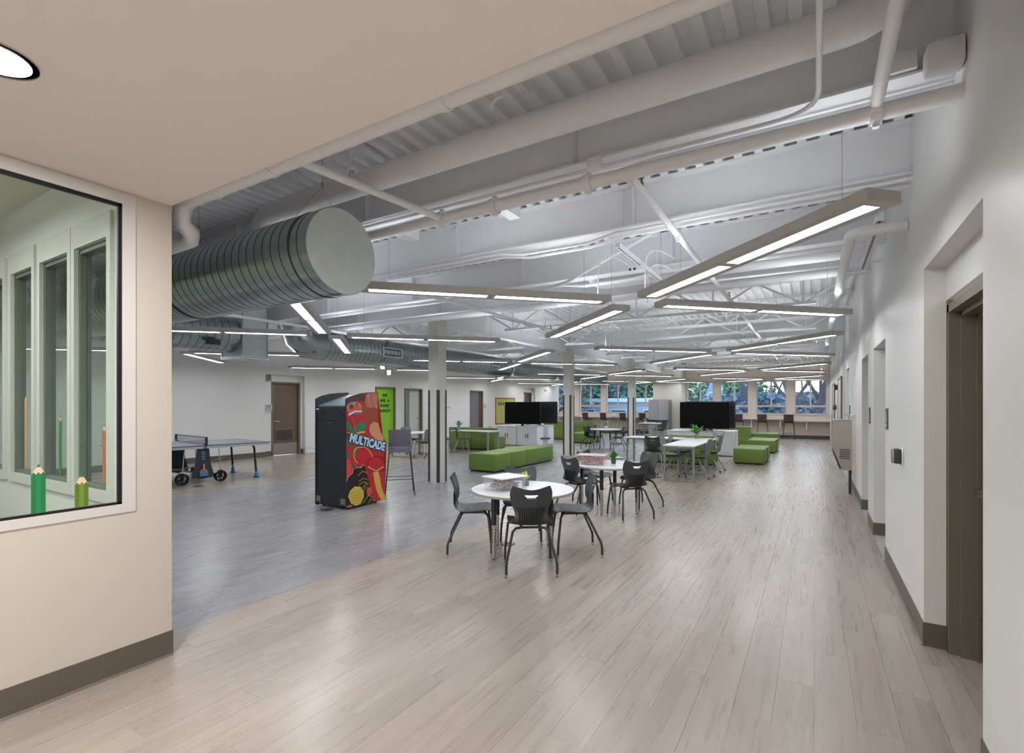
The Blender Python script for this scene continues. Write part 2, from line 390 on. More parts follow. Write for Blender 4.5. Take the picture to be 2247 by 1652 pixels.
# shiplap boards
for (a, c) in ((3.70, 6.42), (8.98, 11.84)):
    for k in range(10):
        q = MB(); q.bb(a, c, -0.014, -0.001, 0.155 * k + 0.002 + (0.006 if k == 0 else 0), 0.155 * k + 0.151)
        lwobj(q, 'plank', SHIP, wall_left)
b = MB()
for (a, c) in ((-6.5, 2.42), (12.94, 16.38), (17.55, 20.0)):
    b.bb(a, c, -0.008, 0.001, 0, 0.15)
b.bb(3.62, 3.68, -0.004, 0.12, 0, 0.15); b.bb(2.42, 2.66, .112, .121, 0, .15); b.bb(2.415, 2.425, -.008, .12, 0, .15)
struct(lwobj(b, 'baseboard_left', BASEB))
def ldoor(name, s0, s1, zt, depth, leaf, leafmat, ajar=0.0):
    q = MB(); t_ = 0.055
    q.bb(s0, s0 + t_, depth - .02, depth + 0.14, 0, zt); q.bb(s1 - t_, s1, depth - .02, depth + 0.14, 0, zt); q.bb(s0, s1, depth - .02, depth + 0.14, zt - t_, zt)
    d = struct(lwobj(q, name, FRAMEB))
    if leaf:
        o = MB().bb(s0 + t_ + .003, s1 - t_ - .003, depth + 0.05, depth + 0.09, 0.01, zt - t_).obj('door_leaf', leafmat, d)
    return d
d = ldoor('door_4', 2.66, 3.60, 2.23, 0.12, True, DOORW)
MB().bb(2.725, 3.535, 0.16, 0.17, 0.02, 0.36).obj('kick_plate', STEELB, d)
lv = MB(); lv.bb(2.80, 3.40, 0.155, 0.17, 0.44, 0.80)
lv = lv.obj('louver_frame', FRAMEB, d)
for k in range(8): MB().bb(2.83, 3.37, 0.145, 0.157, 0.470 + k * 0.039, 0.492 + k * 0.039).obj('slat', mat('louver_dark', '#2e2a26', .5) if k == 0 else MATS['louver_dark'], lv)
q = MB(); q.tube([(2.77, 0.17, 1.03), (2.77, 0.11, 1.03), (2.90, 0.11, 1.03)], 0.012); q.lathe([(0.03, 0), (0.03, 0.01)], (2.77, 0.165, 1.02)); q.obj('door_handle', CHROME, d)
# green papered door
GRN = mat('lime_paper', '#86c41c', 0.7)
d = ldoor('door_5', 6.50, 7.47, 2.19, 0.0, True, GRN)
INK = mat('black_letter', '#10110f', 0.7)
for k, wd in enumerate(('WE', 'ARE  A', 'SHARP', 'BUNCH')):
    text('lettering', wd, 0.15, INK, d, (6.99, 0.047, 1.875 - 0.19 * k), (HP, 0, 0), 0.001, 0.006)
SAGE = mat('sage_paper', '#5c8a58', 0.7); PALEG = mat('pale_green_paper', '#a9cf9a', .7)
for (a, c) in ((6.80, .92), (7.10, .92), (6.78, 0.70), (7.10, 0.72), (6.82, 0.5)):
    q = MB(); q.lathe([(0.055, 0), (0.055, 0.002)], n=16)
    o = q.obj('paper_disc', PALEG, d); o.location = (a, 0.048, c); o.rotation_euler = (HP, 0, 0)
    q = MB(); q.lathe([(0.03, 0.002), (0.03, 0.004)], n=12); o2 = q.obj('paper_dot', SAGE, o)
# open doorway with a room behind
d = ldoor('door_6', 7.93, 8.90, 2.17, 0.0, False, None)
q = MB(); q.bb(8.28, 8.845, 0.10, 0.14, 0.01, 2.1); q.obj('door_leaf', mat('pale_door', '#b9c0b8', .5), d)
q = MB(); q.tube([(8.75, .09, 1.0), (8.75, .05, 1.0), (8.65, .05, 1.0)], .012); q.obj('door_handle', BLKM, d)
d = ldoor('door_7', 11.92, 12.88, 2.18, 0.0, True, mat('slate_door', '#6a6871', 0.45))
q = MB(); q.tube([(12.72, .05, 1.0), (12.72, -.01, 1.0), (12.62, -.01, 1.0)], .013); q.obj('door_handle', CHROME, d)
MB().bb(12.62, 12.82, .044, .05, .02, 2.1).obj('door_edge', mat('brown_door_edge', '#5f4433', .5), d)
d = ldoor('door_8', 16.40, 17.35, 2.19, 0.12, True, mat('glazed_door', '#51352a', .4))
MB().bb(16.47, 16.72, .155, .17, .3, 2.1).obj('pane', mat('door_pane', '#8fa9b5', .2), d)
# back room shell seen through the open doorway
RW = mat('back_room_wall', '#c8ced0', .7)
b = MB(); b.bb(5.5, 13.5, 3.4, 3.5, 0, 2.8); b.bb(5.5, 13.5, 0.12, 3.5, 2.8, 2.9); b.bb(5.4, 5.5, .12, 3.5, 0, 2.8); b.bb(13.5, 13.6, .12, 3.5, 0, 2.8)
br = struct(lwobj(b, 'wall_back_room', RW))
t = thing('office_desk', 'small office desk seen through the open doorway in the far wall', 'desk', (lpt(8.3, -2.2)[0], lpt(8.3, -2.2)[1], 0), LROT)
MB().bb(-.7, .7, -.3, .3, .72, .75).obj('desk_top', LAMW, t)
for a in (-.65, .65): MB().bb(a - .02, a + .02, -.28, .28, 0, .72).obj('leg', CHARL, t)

# far wall with the windows
wu = [(1215, 1257), (1271, 1319), (1329.5, 1381), (1392, 1440), (1507, 1566), (1580, 1643), (1659, 1726), (1743, 1815)]
wx = [(x_on_y(a, YE), x_on_y(c, YE)) for a, c in wu]
ZW0, ZW1 = 1.09, 2.66
b = MB(); b.bb(-14.4, XR + .1, YE, YE + 0.3, 0, ZW0); b.bb(-14.4, XR + .1, YE, YE + 0.3, ZW1, ZD + .1)
x = -14.4
for (a, c) in wx: b.bb(x, a, YE, YE + 0.3, ZW0, ZW1); x = c
b.bb(x, XR + .1, YE, YE + .3, ZW0, ZW1)
wf = struct(b.obj('wall_far', mat('window_wall_paint', '#cfc4ba', .6)))
b = MB(); b.bb(-6.82, -5.53, 24.8, YE, 0, ZD + .05); struct(b.obj('wall_far_pier', mat('pier_paint', '#b9b6ac', .6)))
b = MB(); b.bb(-13, -6.82, YE - .008, YE, 0, .15); b.bb(-5.53, XR - .006, YE - .008, YE, 0, .15); b.bb(-6.82, -5.53, 24.792, 24.8, 0, .15); struct(b.obj('baseboard_far', mat('dark_baseboard', '#4d4a46', .5)))
FRW = mat('window_frame_paint', '#c7bdb4', .45)
for n_, (a, c) in enumerate(wx):
    q = MB(); y0, y1 = YE + 0.05, YE + 0.14; zr0, zr1 = 1.42, 1.50
    q.bb(a, a + .05, y0, y1, ZW0, ZW1); q.bb(c - .05, c, y0, y1, ZW0, ZW1); q.bb(a + .05, c - .05, y0, y1, ZW0, ZW0 + .05); q.bb(a + .05, c - .05, y0, y1, ZW1 - .05, ZW1)
    wn = struct(q.obj('window_%d' % (n_ + 1), FRW)); m_ = (a + c) / 2
    MB().bb(a + .05, c - .05, y0 - .01, y1, zr0, zr1).obj('transom', FRW, wn)
    MB().bb(m_ - .03, m_ + .03, y0, y1, zr1, ZW1 - .05).obj('mullion', FRW, wn)
    MB().bb(a + .05, m_ - .03, y0 + .04, y0 + .05, zr1, ZW1 - .05).obj('pane', GLASS, wn)
    MB().bb(m_ + .03, c - .05, y0 + .04, y0 + .05, zr1, ZW1 - .05).obj('pane', GLASS, wn)
    MB().bb(a + .05, c - .05, y0 + .04, y0 + .05, ZW0 + .05, zr0).obj('pane', GLASS, wn)
    MB().bb(a - .03, c + .03, YE - .03, YE + .06, ZW0 - .03, ZW0).obj('sill', FRW, wn)

# near left wall with the big interior window, its end, and the glazed front of the room behind
y0, y1, z0, z1 = -0.9, 1.366, 0.926, 2.77
b = MB(); b.bb(XL - .19, XL, -3.6, y0, 0, ZS); b.bb(XL - .19, XL, y0, y1, 0, z0); b.bb(XL - .19, XL, y1, 1.56, 0, ZS + .02); b.bb(XL - .19, XL, y0, y1, z1, ZS)
wn_ = struct(b.obj('wall_near_left', CREAM))
b = MB(); b.bb(XL, XL + .006, -3.6, 1.56, 0, .15); b.prism([(XL, 0.0005), (XL + 0.02, 0.0005), (XL, 0.018)], -3.6, 1.56, 'y'); b.bb(XL - .19, XL + .006, 1.56, 1.566, 0, .15)
struct(b.obj('baseboard_near_left', BASEB))
b = MB(); T = .065
b.bb(XL - .03, XL + .006, y0, y1, z1 - T, z1); b.bb(XL - .03, XL + .006, y0, y1, z0, z0 + .05); b.bb(XL - .03, XL + .006, y1 - T, y1, z0 + .05, z1 - T); b.bb(XL - .03, XL + .006, y0, y0 + T, z0 + .05, z1 - T)
w9 = struct(b.obj('window_9', TRIMW))
b = MB(); e = .018; a0, a1, c0, c1 = y0 + T, y1 - T, z0 + .05, z1 - T
b.bb(XL - .026, XL - .004, a0, a1, c1 - e, c1); b.bb(XL - .026, XL - .004, a0, a1, c0, c0 + e * .7); b.bb(XL - .026, XL - .004, a1 - e, a1, c0, c1); b.bb(XL - .026, XL - .004, a0, a0 + e, c0, c1)
b.obj('gasket', mat('gasket_black', '#070708', .5), w9)
MB().bb(XL - .018, XL - .010, a0, a1, c0, c1).obj('pane', GLASS2, w9)
PEN = {'g': mat('decal_green', '#19703d', .5), 'g2': mat('decal_green_light', '#208048', .5), 'o': mat('decal_olive', '#587324', .5), 'o2': mat('decal_olive_light', '#6c8a31', .5),
       'w': mat('decal_wood', '#d9bda4', .6), 'y': mat('decal_tan', '#c9a070', .6), 'r': mat('decal_red', '#b4684e', .6), 'p': mat('decal_pink', '#d9b0a4', .6)}
def pencil(name, lab, y, zb, zt, wd, k, X, axis='y', group=None):
    root = thing(name, lab, 'sticker', (X, y, zb) if axis == 'y' else (y, X, zb), HP if axis == 'y' else 0.0, group)
    H = zt - zb; body = H - wd * 0.95
    def pz(poly, m_, nm, th): MB().prism(poly, -th, 0, 'y').obj(nm, PEN[m_], root)
    h_ = wd / 2
    pz([(-h_, 0), (-h_ * .35, 0), (-h_ * .35, body), (-h_ * .67, body + .012), (-h_, body)], k, 'body_side', .0012)
    pz([(-h_ * .35, 0), (h_ * .35, 0), (h_ * .35, body), (0, body + .012), (-h_ * .35, body)], k + '2' if k + '2' in PEN else k, 'body_face', .0016)
    pz([(h_ * .35, 0), (h_, 0), (h_, body), (h_ * .67, body + .012), (h_ * .35, body)], k, 'body_side', .0012)
    pz([(-h_, body), (h_, body), (h_ * .3, H - wd * .28), (-h_ * .3, H - wd * .28)], 'w', 'bare_wood', .0008)
    pz([(-h_ * .3, H - wd * .28), (h_ * .3, H - wd * .28), (0, H)], k, 'tip', .0010)
    return root
for (nm_, u0, u1, vb, vt, k) in (('tall green pencil sticker at the bottom of the entry window', 68, 100, 1127, 1018, 'g'), ('short olive pencil sticker beside the green one on the entry window', 164, 194, 1113, 1040, 'o')):
    ya, yb = y_on_x(u0, XL - .009), y_on_x(u1, XL - .009); ym = (ya + yb) / 2
    pencil('pencil_sticker', nm_, ym, c0 + .014, z_at(vt, XL - .009, ym), yb - ya, k, XL - .009)
# inner glazed wall of that room
WY = 1.45
fr = [(-4.30, -3.78), (-4.94, -4.40), (-5.58, -5.09), (-6.25, -5.76), (-6.95, -6.45), (-7.65, -7.15)]
b = MB(); b.bb(-14.4, -3.6, WY - .07, WY, 0, .95); b.bb(-14.4, -3.6, WY - .07, WY, 2.72, ZD + .05); x = -3.6
for (a, c) in fr: b.bb(c, x, WY - .07, WY, .95, 2.72); x = a
b.bb(-14.4, x, WY - .07, WY, .95, 2.72)
struct(b.obj('wall_glazed_front', WALL))
DKG = mat('dark_gasket', '#6a6d6a', .5)
for n_, (a, c) in enumerate(fr):
    b = MB(); b.bb(a - .045, c + .045, WY - .09, WY - .065, 2.60, 2.76); b.bb(a - .045, c + .045, WY - .09, WY - .065, .93, 1.0); b.bb(a - .045, a + .01, WY - .09, WY - .065, 1.0, 2.6); b.bb(c - .01, c + .045, WY - .09, WY - .065, 1.0, 2.6)
    wi = struct(b.obj('window_%d' % (10 + n_), TRIMW))
    b = MB(); b.bb(a + .01, a + .03, WY - .06, WY, 1.0, 2.6); b.bb(c - .03, c - .01, WY - .06, WY, 1.0, 2.6); b.bb(a + .03, c - .03, WY - .06, WY, 2.57, 2.6); b.bb(a + .03, c - .03, WY - .06, WY, 1.0, 1.02)
    b.obj('gasket', DKG, wi)
    MB().bb(a + .03, c - .03, WY - .03, WY - .022, 1.02, 2.57).obj('pane', GLASS2, wi)
pl = [(-5.02 - .42, 1.62, 'y', 'amber'), (-5.30, 1.50, 'y', 'tan'), (-4.72, 1.47, 'g', 'green'), (-4.55, 1.40, 'o', 'olive'), (-3.98, 1.42, 'r', 'red')]
for (xx, zt, k, cn) in pl: pencil('pencil_sticker', 'small %s pencil sticker on the inner window behind the entry window' % cn, xx, 1.03, zt, .05, k, WY - .031, 'x')
# shell of the small room behind the entry window
b = MB(); b.bb(-8.1, -8.0, -3.6, 1.38, 0, 3.2); b.bb(-8.1, XL - .19, -3.7, -3.6, 0, 3.2); b.bb(-8.1, XL - .19, -3.6, 1.38, 3.12, 3.2); b.bb(XL - .195, XL - .19, -3.6, 1.38, ZS, 3.2)
struct(b.obj('wall_side_room', mat('side_room_paint', '#d2d0c0', .6)))
b = MB(); b.bb(XL - .19, XR + 1.2, -3.75, -3.6, 0, ZD); b.bb(-14.6, -14.4, 1.4, 7.5, 0, ZD); struct(b.obj('wall_back', CREAM))
# ------------------------------------------------------------------ overhead: beams, joists, pillars
XG = -6.42
def ibeam(name, p0, p1, zb, zt, fw=0.19, ft=0.014):
    b = MB(); (xa, ya), (xb, yb) = p0, p1; alongx = abs(xb - xa) > abs(yb - ya)
    def bar(w_, za, zc):
        if alongx: b.bb(xa, xb, ya - w_ / 2, ya + w_ / 2, za, zc)
        else: b.bb(xa - w_ / 2, xa + w_ / 2, ya, yb, za, zc)
    bar(fw, zb, zb + ft); bar(fw, zt - ft, zt); bar(0.010, zb + ft, zt - ft)
    L_ = abs(xb - xa) if alongx else abs(yb - ya); n = int(L_ / 2.0)
    for i in range(1, n):
        if alongx: x_ = xa + (xb - xa) * i / n; b.bb(x_ - .006, x_ + .006, ya - fw / 2 + .01, ya + fw / 2 - .01, zb + ft, zt - ft)
    return struct(b.obj(name, WHITE))
for yb in (3.27, 4.62, 6.12): ibeam('ceiling_beam', (-13.7, yb), (XR, yb), 3.20, ZD)
for yb in (7.75, 13.9, 19.95): ibeam('ceiling_beam', (-13.3, yb), (XR, yb), 3.22, ZD, .17)
for ya, yc in ((7.9, 13.8), (14.0, 19.85), (20.05, 26.1)): ibeam('ceiling_girder', (XG, ya), (XG, yc), 3.12, ZD - .02, .2)
def joist(xa, xb, y):
    b = MB(); zt, zb = ZD - .005, 3.15
    b.bb(xa, xb, y - .028, y + .028, zt - .035, zt)
    r = struct(b.obj('ceiling_joist', WHITE))
    MB().bb(xa + .55, xb - .55, y - .04, y + .04, zb, zb + .045).obj('bottom_chord', WHITE, r)
    n = max(4, int((xb - xa) / 1.22)); dx = (xb - xa - .1) / n; k = MB()
    for i in range(n):
        a = xa + .05 + i * dx; m_ = a + dx / 2
        k.tube([(a, y, zt - .03), (m_, y, zb + .02)], .017, 5, smooth=True); k.tube([(m_, y, zb + .02), (a + dx, y, zt - .03)], .017, 5)
        k.tube([(m_, y, zb + .02), (m_, y, zt - .03)], .013, 4)
    k.obj('web_rods', WHITE, r); return r
for yj in (9.28, 10.82, 12.36, 15.42, 16.93, 18.44, 21.5, 23.0, 24.5):
    joist(XG + .1, XR - .02, yj); joist(-13.25, XG - .1, yj)
for k, (yc, lab) in enumerate(((7.75, 'pale square pillar with black corner guards beside the arcade cabinet stool'), (13.93, 'pale square pillar with black corner guards beyond the green bench row'), (19.9, 'farthest pale square pillar with black corner guards before the windows'))):
    xq = (-6.42, -6.40, -6.34)[k]
    t = thing('pillar', lab, 'pillar', (xq, yc, 0), 0, 'square pillars down the room')
    MB().bb(-.125, .125, -.125, .125, 0, 3.24).obj('shaft', COLM, t)
    for sx in (-1, 1):
        for sy in (-1, 1):
            b = MB(); a = sx * .128; c = sy * .128
            b.bb(a - sx * .045, a + sx * .003, c, c + sy * .003, .012, 1.83); b.bb(a, a + sx * .003, c - sy * .045, c + sy * .003, .012, 1.83)
            b.obj('corner_guard', GUARD, t)

# ------------------------------------------------------------------ pipes and conduits
def pipe(name, lab, pts, r, cat='pipe', m_=None, n=12, group=None):
    b = MB().tube(pts, r, n); return tag(b.obj(name, m_ or WHITE), lab, cat, group)
def bend(p, c, q, n=5, rr=0.3):     # rounded corner at c between p and q
    p, c, q = Vector(p), Vector(c), Vector(q); a = c + (p - c).normalized() * rr; d = c + (q - c).normalized() * rr
    return [tuple(a.lerp(c, t) .lerp(c.lerp(d, t), t)) for t in [i / n for i in range(n + 1)]]
def coupling(parent, x, y, z, ax, r=.06, l=.05):
    b = MB(); d = Vector((1, 0, 0)) if ax == 'x' else Vector((0, 1, 0)); p = Vector((x, y, z))
    b.tube([p - d * l / 2, p + d * l / 2], r, 14)
    o = Vector((0, 0, 1)); b.box(tuple(p + o * r), (.03, .03, .03)); b.box(tuple(p - o * r), (.03, .03, .03)); b.obj('coupling', WHITE, parent)
t = pipe('drain_pipe', 'white pipe running along the edge of the lowered entry ceiling', [(XR - .03, 1.67, 2.863)] + [(-3.1, 1.67, 2.863)] + bend((-3.1, 1.67, 2.863), (-3.54, 1.67, 2.863), (-3.56, 1.72, 2.3), 6, .13) + [(-3.57, 1.75, 2.70), (-3.62, 1.77, 2.665), (-4.0, 1.77, 2.66)], .055)
for xx in (-2.55, -1.35, -3.12): MB().tube([(xx - .02, 1.67, 2.863), (xx + .02, 1.67, 2.863)], .060, 14).obj('pipe_joint', WHITE, t)
t = pipe('insulated_pipe', 'thick insulated white pipe crossing high in front of first beam', bend((-4.6, 3.1, 2.4), (-4.6, 2.86, 3.355), (0, 2.86, 3.355), 5, .25) + [(-.05, 2.86, 3.355)] + bend((-.05, 2.86, 3.355), (.33, 2.86, 3.355), (.36, 2.80, 3.62), 6, .2), .092, n=20)
for xx in (-3.7, -2.6, -1.5): MB().tube([(xx - .006, 2.86, 3.355), (xx + .006, 2.86, 3.355)], .0935, 20).obj('wrap_joint', WHITE, t)
t = pipe('sprinkler_main', 'white sprinkler main pipe crossing below the first ceiling beam', [(-13.6, 3.14, 3.035), (XR + .03, 3.14, 3.035)], .043, n=14)
for xx in (-2.553, -2.05, -1.3, .27): coupling(t, xx, 3.14, 3.035, 'x')
pipe('sprinkler_branch', 'short white branch pipe from soffit edge pipe to the sprinkler main', [(-2.553, 1.70, 2.95), (-2.553, 3.10, 3.035)], .026)
t = pipe('sprinkler_branch', 'white branch pipe running toward the windows above the door-side aisle', [(-1.02, 3.18, 3.03), (-1.02, 25.5, 3.03)], .026)
for yy in (3.2, 4.5, 9.4, 13, 17): coupling(t, -1.02, yy, 3.03, 'y', .036)
t = pipe('sprinkler_branch', 'long white branch pipe above the round tables heading for the windows', [(-4.48, 3.18, 3.03), (-4.48, 25.5, 3.03)], .026)
for yy in (3.2, 8.6, 12): coupling(t, -4.48, yy, 3.03, 'y', .036)
pipe('sprinkler_branch', 'white branch pipe left of the pillars heading for the windows', [(-8.3, 3.18, 3.03), (-8.3, 25.5, 3.03)], .026)
t = pipe('sprinkler_branch', 'thick white branch pipe overhead at the entry coupled to the main', [(.27, 1.57, 3.09), (.27, 3.10, 3.06)], .03)
pipe('conduit', 'thin white conduit bending along the first beam from overhead', [(.02, 1.57, 3.13), (.02, 2.95, 3.13)] + bend((.02, 2.95, 3.13), (.02, 3.2, 3.15), (-1.0, 3.22, 3.17), 6, .25) + [(-3.6, 3.22, 3.17), (-13, 3.22, 3.17)], .0135)
pipe('conduit', 'white conduit clipped along the underside of the first beam', [(XR, 3.31, 3.17), (-.9, 3.31, 3.17)] + [(-1.15, 3.29, 3.14), (-1.4, 3.27, 3.14)] + [(-13, 3.27, 3.16)], .0135)
pipe('drain_pipe', 'white elbowed pipe leaving the doorway wall and running to the windows', [(XR - .003, 4.76, 2.90), (.42, 4.76, 2.90)] + bend((.42, 4.76, 2.9), (.25, 4.76, 2.9), (.25, 5.2, 2.9), 6, .1) + [(.25, 25.8, 2.88)], .042, n=16)
for yb, z_, lab in ((4.55, 3.17, 'under the near side of the second ceiling beam'), (4.68, 3.17, 'under the far side of the second ceiling beam'), (6.05, 3.15, 'under the near side of the third ceiling beam'), (6.2, 3.17, 'under the far side of the third ceiling beam'), (6.45, 3.05, 'hanging just behind the third ceiling beam')):
    pipe('conduit', 'white conduit run %s' % lab, [(XR, yb, z_), (-1.6, yb, z_), (-1.9, yb, z_ - .05), (-2.6, yb, z_ - .05), (-2.9, yb, z_), (-13.2, yb, z_)], .015)
pipe('heating_pipe', 'fat white pipe crossing the room behind the third beam', [(.3, 6.75, 3.25), (-2.3, 6.75, 3.25)] + bend((-2.3, 6.75, 3.25), (-2.7, 6.75, 3.25), (-2.7, 6.5, 3.45), 5, .2), .065, n=16)
pipe('heating_pipe', 'fat white pipe just below the twin crossing pipe', [(.3, 7.1, 3.12), (-12.9, 7.1, 3.12)], .05, n=14)
pipe('conduit', 'bent white conduit sloping between the second and third beams', [(-1.3, 5.0, 3.3), (-2.6, 5.6, 3.05), (-3.0, 5.8, 3.05), (-3.4, 5.85, 3.1), (-6, 5.85, 3.1)], .02)
# slotted channel with a junction box and light cords
t = thing('slotted_channel', 'slotted white steel channel with a junction box between pendant lights', 'bracket', (-1.55, 5.2, 3.02), 0)
MB().bb(-.02, .02, -.75, .75, -.02, .02).obj('channel', WHITE, t)
k = MB()
for i in range(26): k.bb(-.007, .007, -.72 + i * .057, -.69 + i * .057, -.0215, -.0195)
k.obj('dark_slots', BLACK, t, kind='stuff')
MB().rbox((-.05, 0, -.04), (.16, .10, .07), .008).obj('junction_box', WHITE, t)
for yy in (-.6, .6): MB().tube([(0, yy, .02), (0, yy, .58)], .004, 6).obj('hanger_rod', WHITE, t)
for a in (-.11, -.06): MB().tube([(a, -.049, -.05), (a, -.056, -.05)], .013, 12).obj('cable_gland', BLACK, t)
t = thing('slotted_channel', 'slotted white steel channel near the doorway wall above first light', 'bracket', (.43, 5.45, 2.97), 0)
MB().bb(-.025, .025, -.75, .9, -.02, .02).obj('channel', WHITE, t)
k = MB()
for i in range(28): k.bb(-.009, .009, -.72 + i * .057, -.69 + i * .057, -.0215, -.0195)
k.obj('dark_slots', BLACK, t, kind='stuff')
for yy in (-.6, .7): MB().tube([(0, yy, .02), (0, yy, .63)], .004, 6).obj('hanger_rod', WHITE, t)
# boxes fixed at the beams
b = MB(); b.rbox((.36, 3.20, 3.27), (.16, .10, .10), .006); tag(b.obj('junction_box', WHITE), 'small white junction box on the first beam by the doorway wall', 'box')
b = MB(); b.rbox((.53, 3.10, 3.20), (.145, .12, .13), .02); tag(b.obj('cover_box', CABW), 'bright white cover box where first beam meets the doorway wall', 'box')
b = MB(); b.rbox((-1.27, 3.19, 3.18), (.10, .07, .07), .006); tag(b.obj('junction_box', WHITE), 'white junction box hanging at the middle of the first beam', 'box')
for k, xx in enumerate((-2.5, -3.8)):
    b = MB(); b.bb(xx - .06, xx + .06, 3.36, 4.2, 3.36, 3.50); tag(b.obj('bridging_tube', WHITE), 'white steel stub between first and second beams, %s' % ('nearer the duct' if k else 'nearer the doorway wall'), 'brace')
# sprinkler heads
BRASS = mat('brass', '#8a6a3a', .35, .9)
for k, (x_, y_) in enumerate(((-1.02, 3.42), (-4.48, 8.9), (-1.02, 7.6), (-1.02, 10.6), (-4.48, 12.4), (-1.02, 14.5), (-4.48, 16.4), (-8.3, 9.9), (-8.3, 13.2))):
    pl_ = ('over the first main coupling', 'past the first pillar', 'over the first aisle light', 'second along the aisle', 'beyond the second light row', 'third along the aisle', 'over the far round table', 'left of the pillars', 'left of the second pillar')[k]
    t = thing('fire_sprinkler', 'brass upright sprinkler head on branch pipe ' + pl_, 'sprinkler', (x_, y_, 3.055), 0, 'sprinkler heads')
    MB().lathe([(.014, 0), (.014, .03), (.009, .035)], n=10).obj('body', BRASS, t); MB().lathe([(.004, .035), (.004, .06), (.022, .064), (.020, .068)], n=10).obj('deflector', BLKM, t)
# speaker lamps above the insulated pipe
for k, (x_, y_, l_) in enumerate(((-3.05, 2.65, 'nearest the duct'), (-1.6, 2.5, 'midway along the thick pipe'), (-.35, 2.3, 'over the entry'))):
    t = thing('pipe_hanger', 'white strut hanger with clamp above the thick pipe, ' + l_, 'bracket', (x_, y_, 3.3), 0, 'pipe hangers')
    MB().tube([(0, 0, .08), (0, 0, .30)], .006, 6).obj('rod', WHITE, t)
    MB().bb(-.02, .02, -.35, .35, .275, .30).obj('strut', WHITE, t)
    q = MB(); q.tube([(.06 * math.cos(a), 0, .02 + .06 * math.sin(a)) for a in [i * math.pi / 6 for i in range(7)]], .010, 6); q.obj('clamp', CABW, t)

# ------------------------------------------------------------------ ducts
def spiral(parent, L_, R, n0, pitch=0.11, nm='spiral_seam'):
    k = MB(); n = int(L_ / pitch)
    for i in range(n):
        x_ = n0 + i * pitch; vs = []; N = 40
        for e in (-.004, .004):
            for j in range(N):
                a = 2 * math.pi * j / N; vs.append((x_ + e + math.sin(a) * .02, R * 1.004 * math.cos(a), R * 1.004 * math.sin(a)))
        k.add(vs, [(j, (j + 1) % N, (j + 1) % N + N, j + N) for j in range(N)], True)
    return k.obj(nm, SEAMM, parent, kind='stuff')
t = thing('round_duct', 'large galvanized spiral duct with round end cap hanging nearest', 'duct', (-2.91, 2.45, 2.65), math.pi)
MB().tube([(0, 0, 0), (10.9, 0, 0)], .305, 56).obj('duct_body', GALV, t)
b = MB(); b.lathe([(.308, 0), (.308, .05)], n=56); o = b.obj('collar', GALV, t); o.rotation_euler = (0, HP, 0); o.location = (-.003, 0, 0)
b = MB(); b.lathe([(.302, 0), (.302, .006)], n=56); o = b.obj('end_cap', GALVC, t); o.rotation_euler = (0, HP, 0); o.location = (-.008, 0, 0)
spiral(t, 10.2, .305, .10, .098); b = MB().tube([(.18, 0, 0), (.19, 0, 0)], .309, 48); b.obj('joint_ring', SEAMM, t)
MB().tube([(1.95, 0, 0), (1.985, 0, 0)], .309, 48).obj('joint_ring', SEAMM, t)
for xx in (.22, 1.95):
    q = MB(); q.tube([(xx, 0, .52), (xx, 0, .95)], .0022, 5); q.tube([(xx, 0, .52), (xx, .22, .235)], .0018, 5); q.tube([(xx, 0, .52), (xx, -.22, .235)], .0018, 5); q.obj('hanging_cable', STEELB, t)
    MB().box((xx, 0, .53), (.012, .012, .045)).obj('cable_grip', STEELB, t)
# long duct beyond the pillars with plenum and elbow
XD, ZDU = -9.5, 2.85
def gduct(name, lab, ya, yb, R, x_=XD, z_=ZDU, grille=()):
    t = thing(name, lab, 'duct', (x_, ya, z_), HP)
    MB().tube([(0, 0, 0), (yb - ya, 0, 0)], R, 40).obj('duct_body', GALV, t); spiral(t, yb - ya - .1, R, .06, .13)
    for gx in grille:
        q = MB(); a0 = -.42; 
        # curved frame hugging the side of the duct that faces the pillars
        def arc(a, r_): return (-math.cos(a) * r_, math.sin(a) * r_)
        vs = []; N = 8
        for (xa, xb) in ((gx, gx + .06), (gx + .66, gx + .72)):
            for (q0, q1) in ((-.36, .36),):
                for j in range(N):
                    a, c = q0 + (q1 - q0) * j / N, q0 + (q1 - q0) * (j + 1) / N
                    (p1, z1_), (p2, z2_) = arc(a, R + .012), arc(c, R + .012)
                    q.add([(xa, p1, z1_), (xb, p1, z1_), (xb, p2, z2_), (xa, p2, z2_)], [(0, 1, 2, 3)])
        for (q0, q1) in ((-.36, -.27), (.27, .36)):
            (p1, z1_), (p2, z2_) = arc(q0, R + .012), arc(q1, R + .012)
            q.add([(gx + .06, p1, z1_), (gx + .66, p1, z1_), (gx + .66, p2, z2_), (gx + .06, p2, z2_)], [(0, 1, 2, 3)])
        gf = q.obj('grille_frame', GALVC, t); k = MB()
        for j in range(12):
            x0_ = gx + .07 + j * .049
            (p1, z1_), (p2, z2_) = arc(-.27, R + .008), arc(.27, R + .008)
            k.add([(x0_, p1, z1_), (x0_ + .018, p1, z1_), (x0_ + .018, p2, z2_), (x0_, p2, z2_)], [(0, 1, 2, 3)])
        k.obj('grille_blades', SEAMM, gf)
    return t
gduct('round_duct', 'galvanized spiral duct stopping at the square plenum', .5 + 1.1, 5.37, .33, XD, 2.86)
t = gduct('round_duct', 'long galvanized spiral duct running past the pillars with side grilles', 7.35, 15.2, .33, XD, 2.86, (1.6, 6.5))
b = MB().tube([(7.9, 0, 0), (8.0, 0, 0)], .345, 40); b.obj('collar', GALVC, t)
gduct('round_duct', 'narrower far length of spiral duct ending near the windows', 15.3, 25.0, .27, XD, 2.86)
t = thing('duct_plenum', 'tall square galvanized plenum box between two round ducts', 'duct', (XD, 5.95, 0), 0)
MB().bb(-.34, .34, -.56, -.06, 2.43, 3.595).obj('box', GALVC, t)
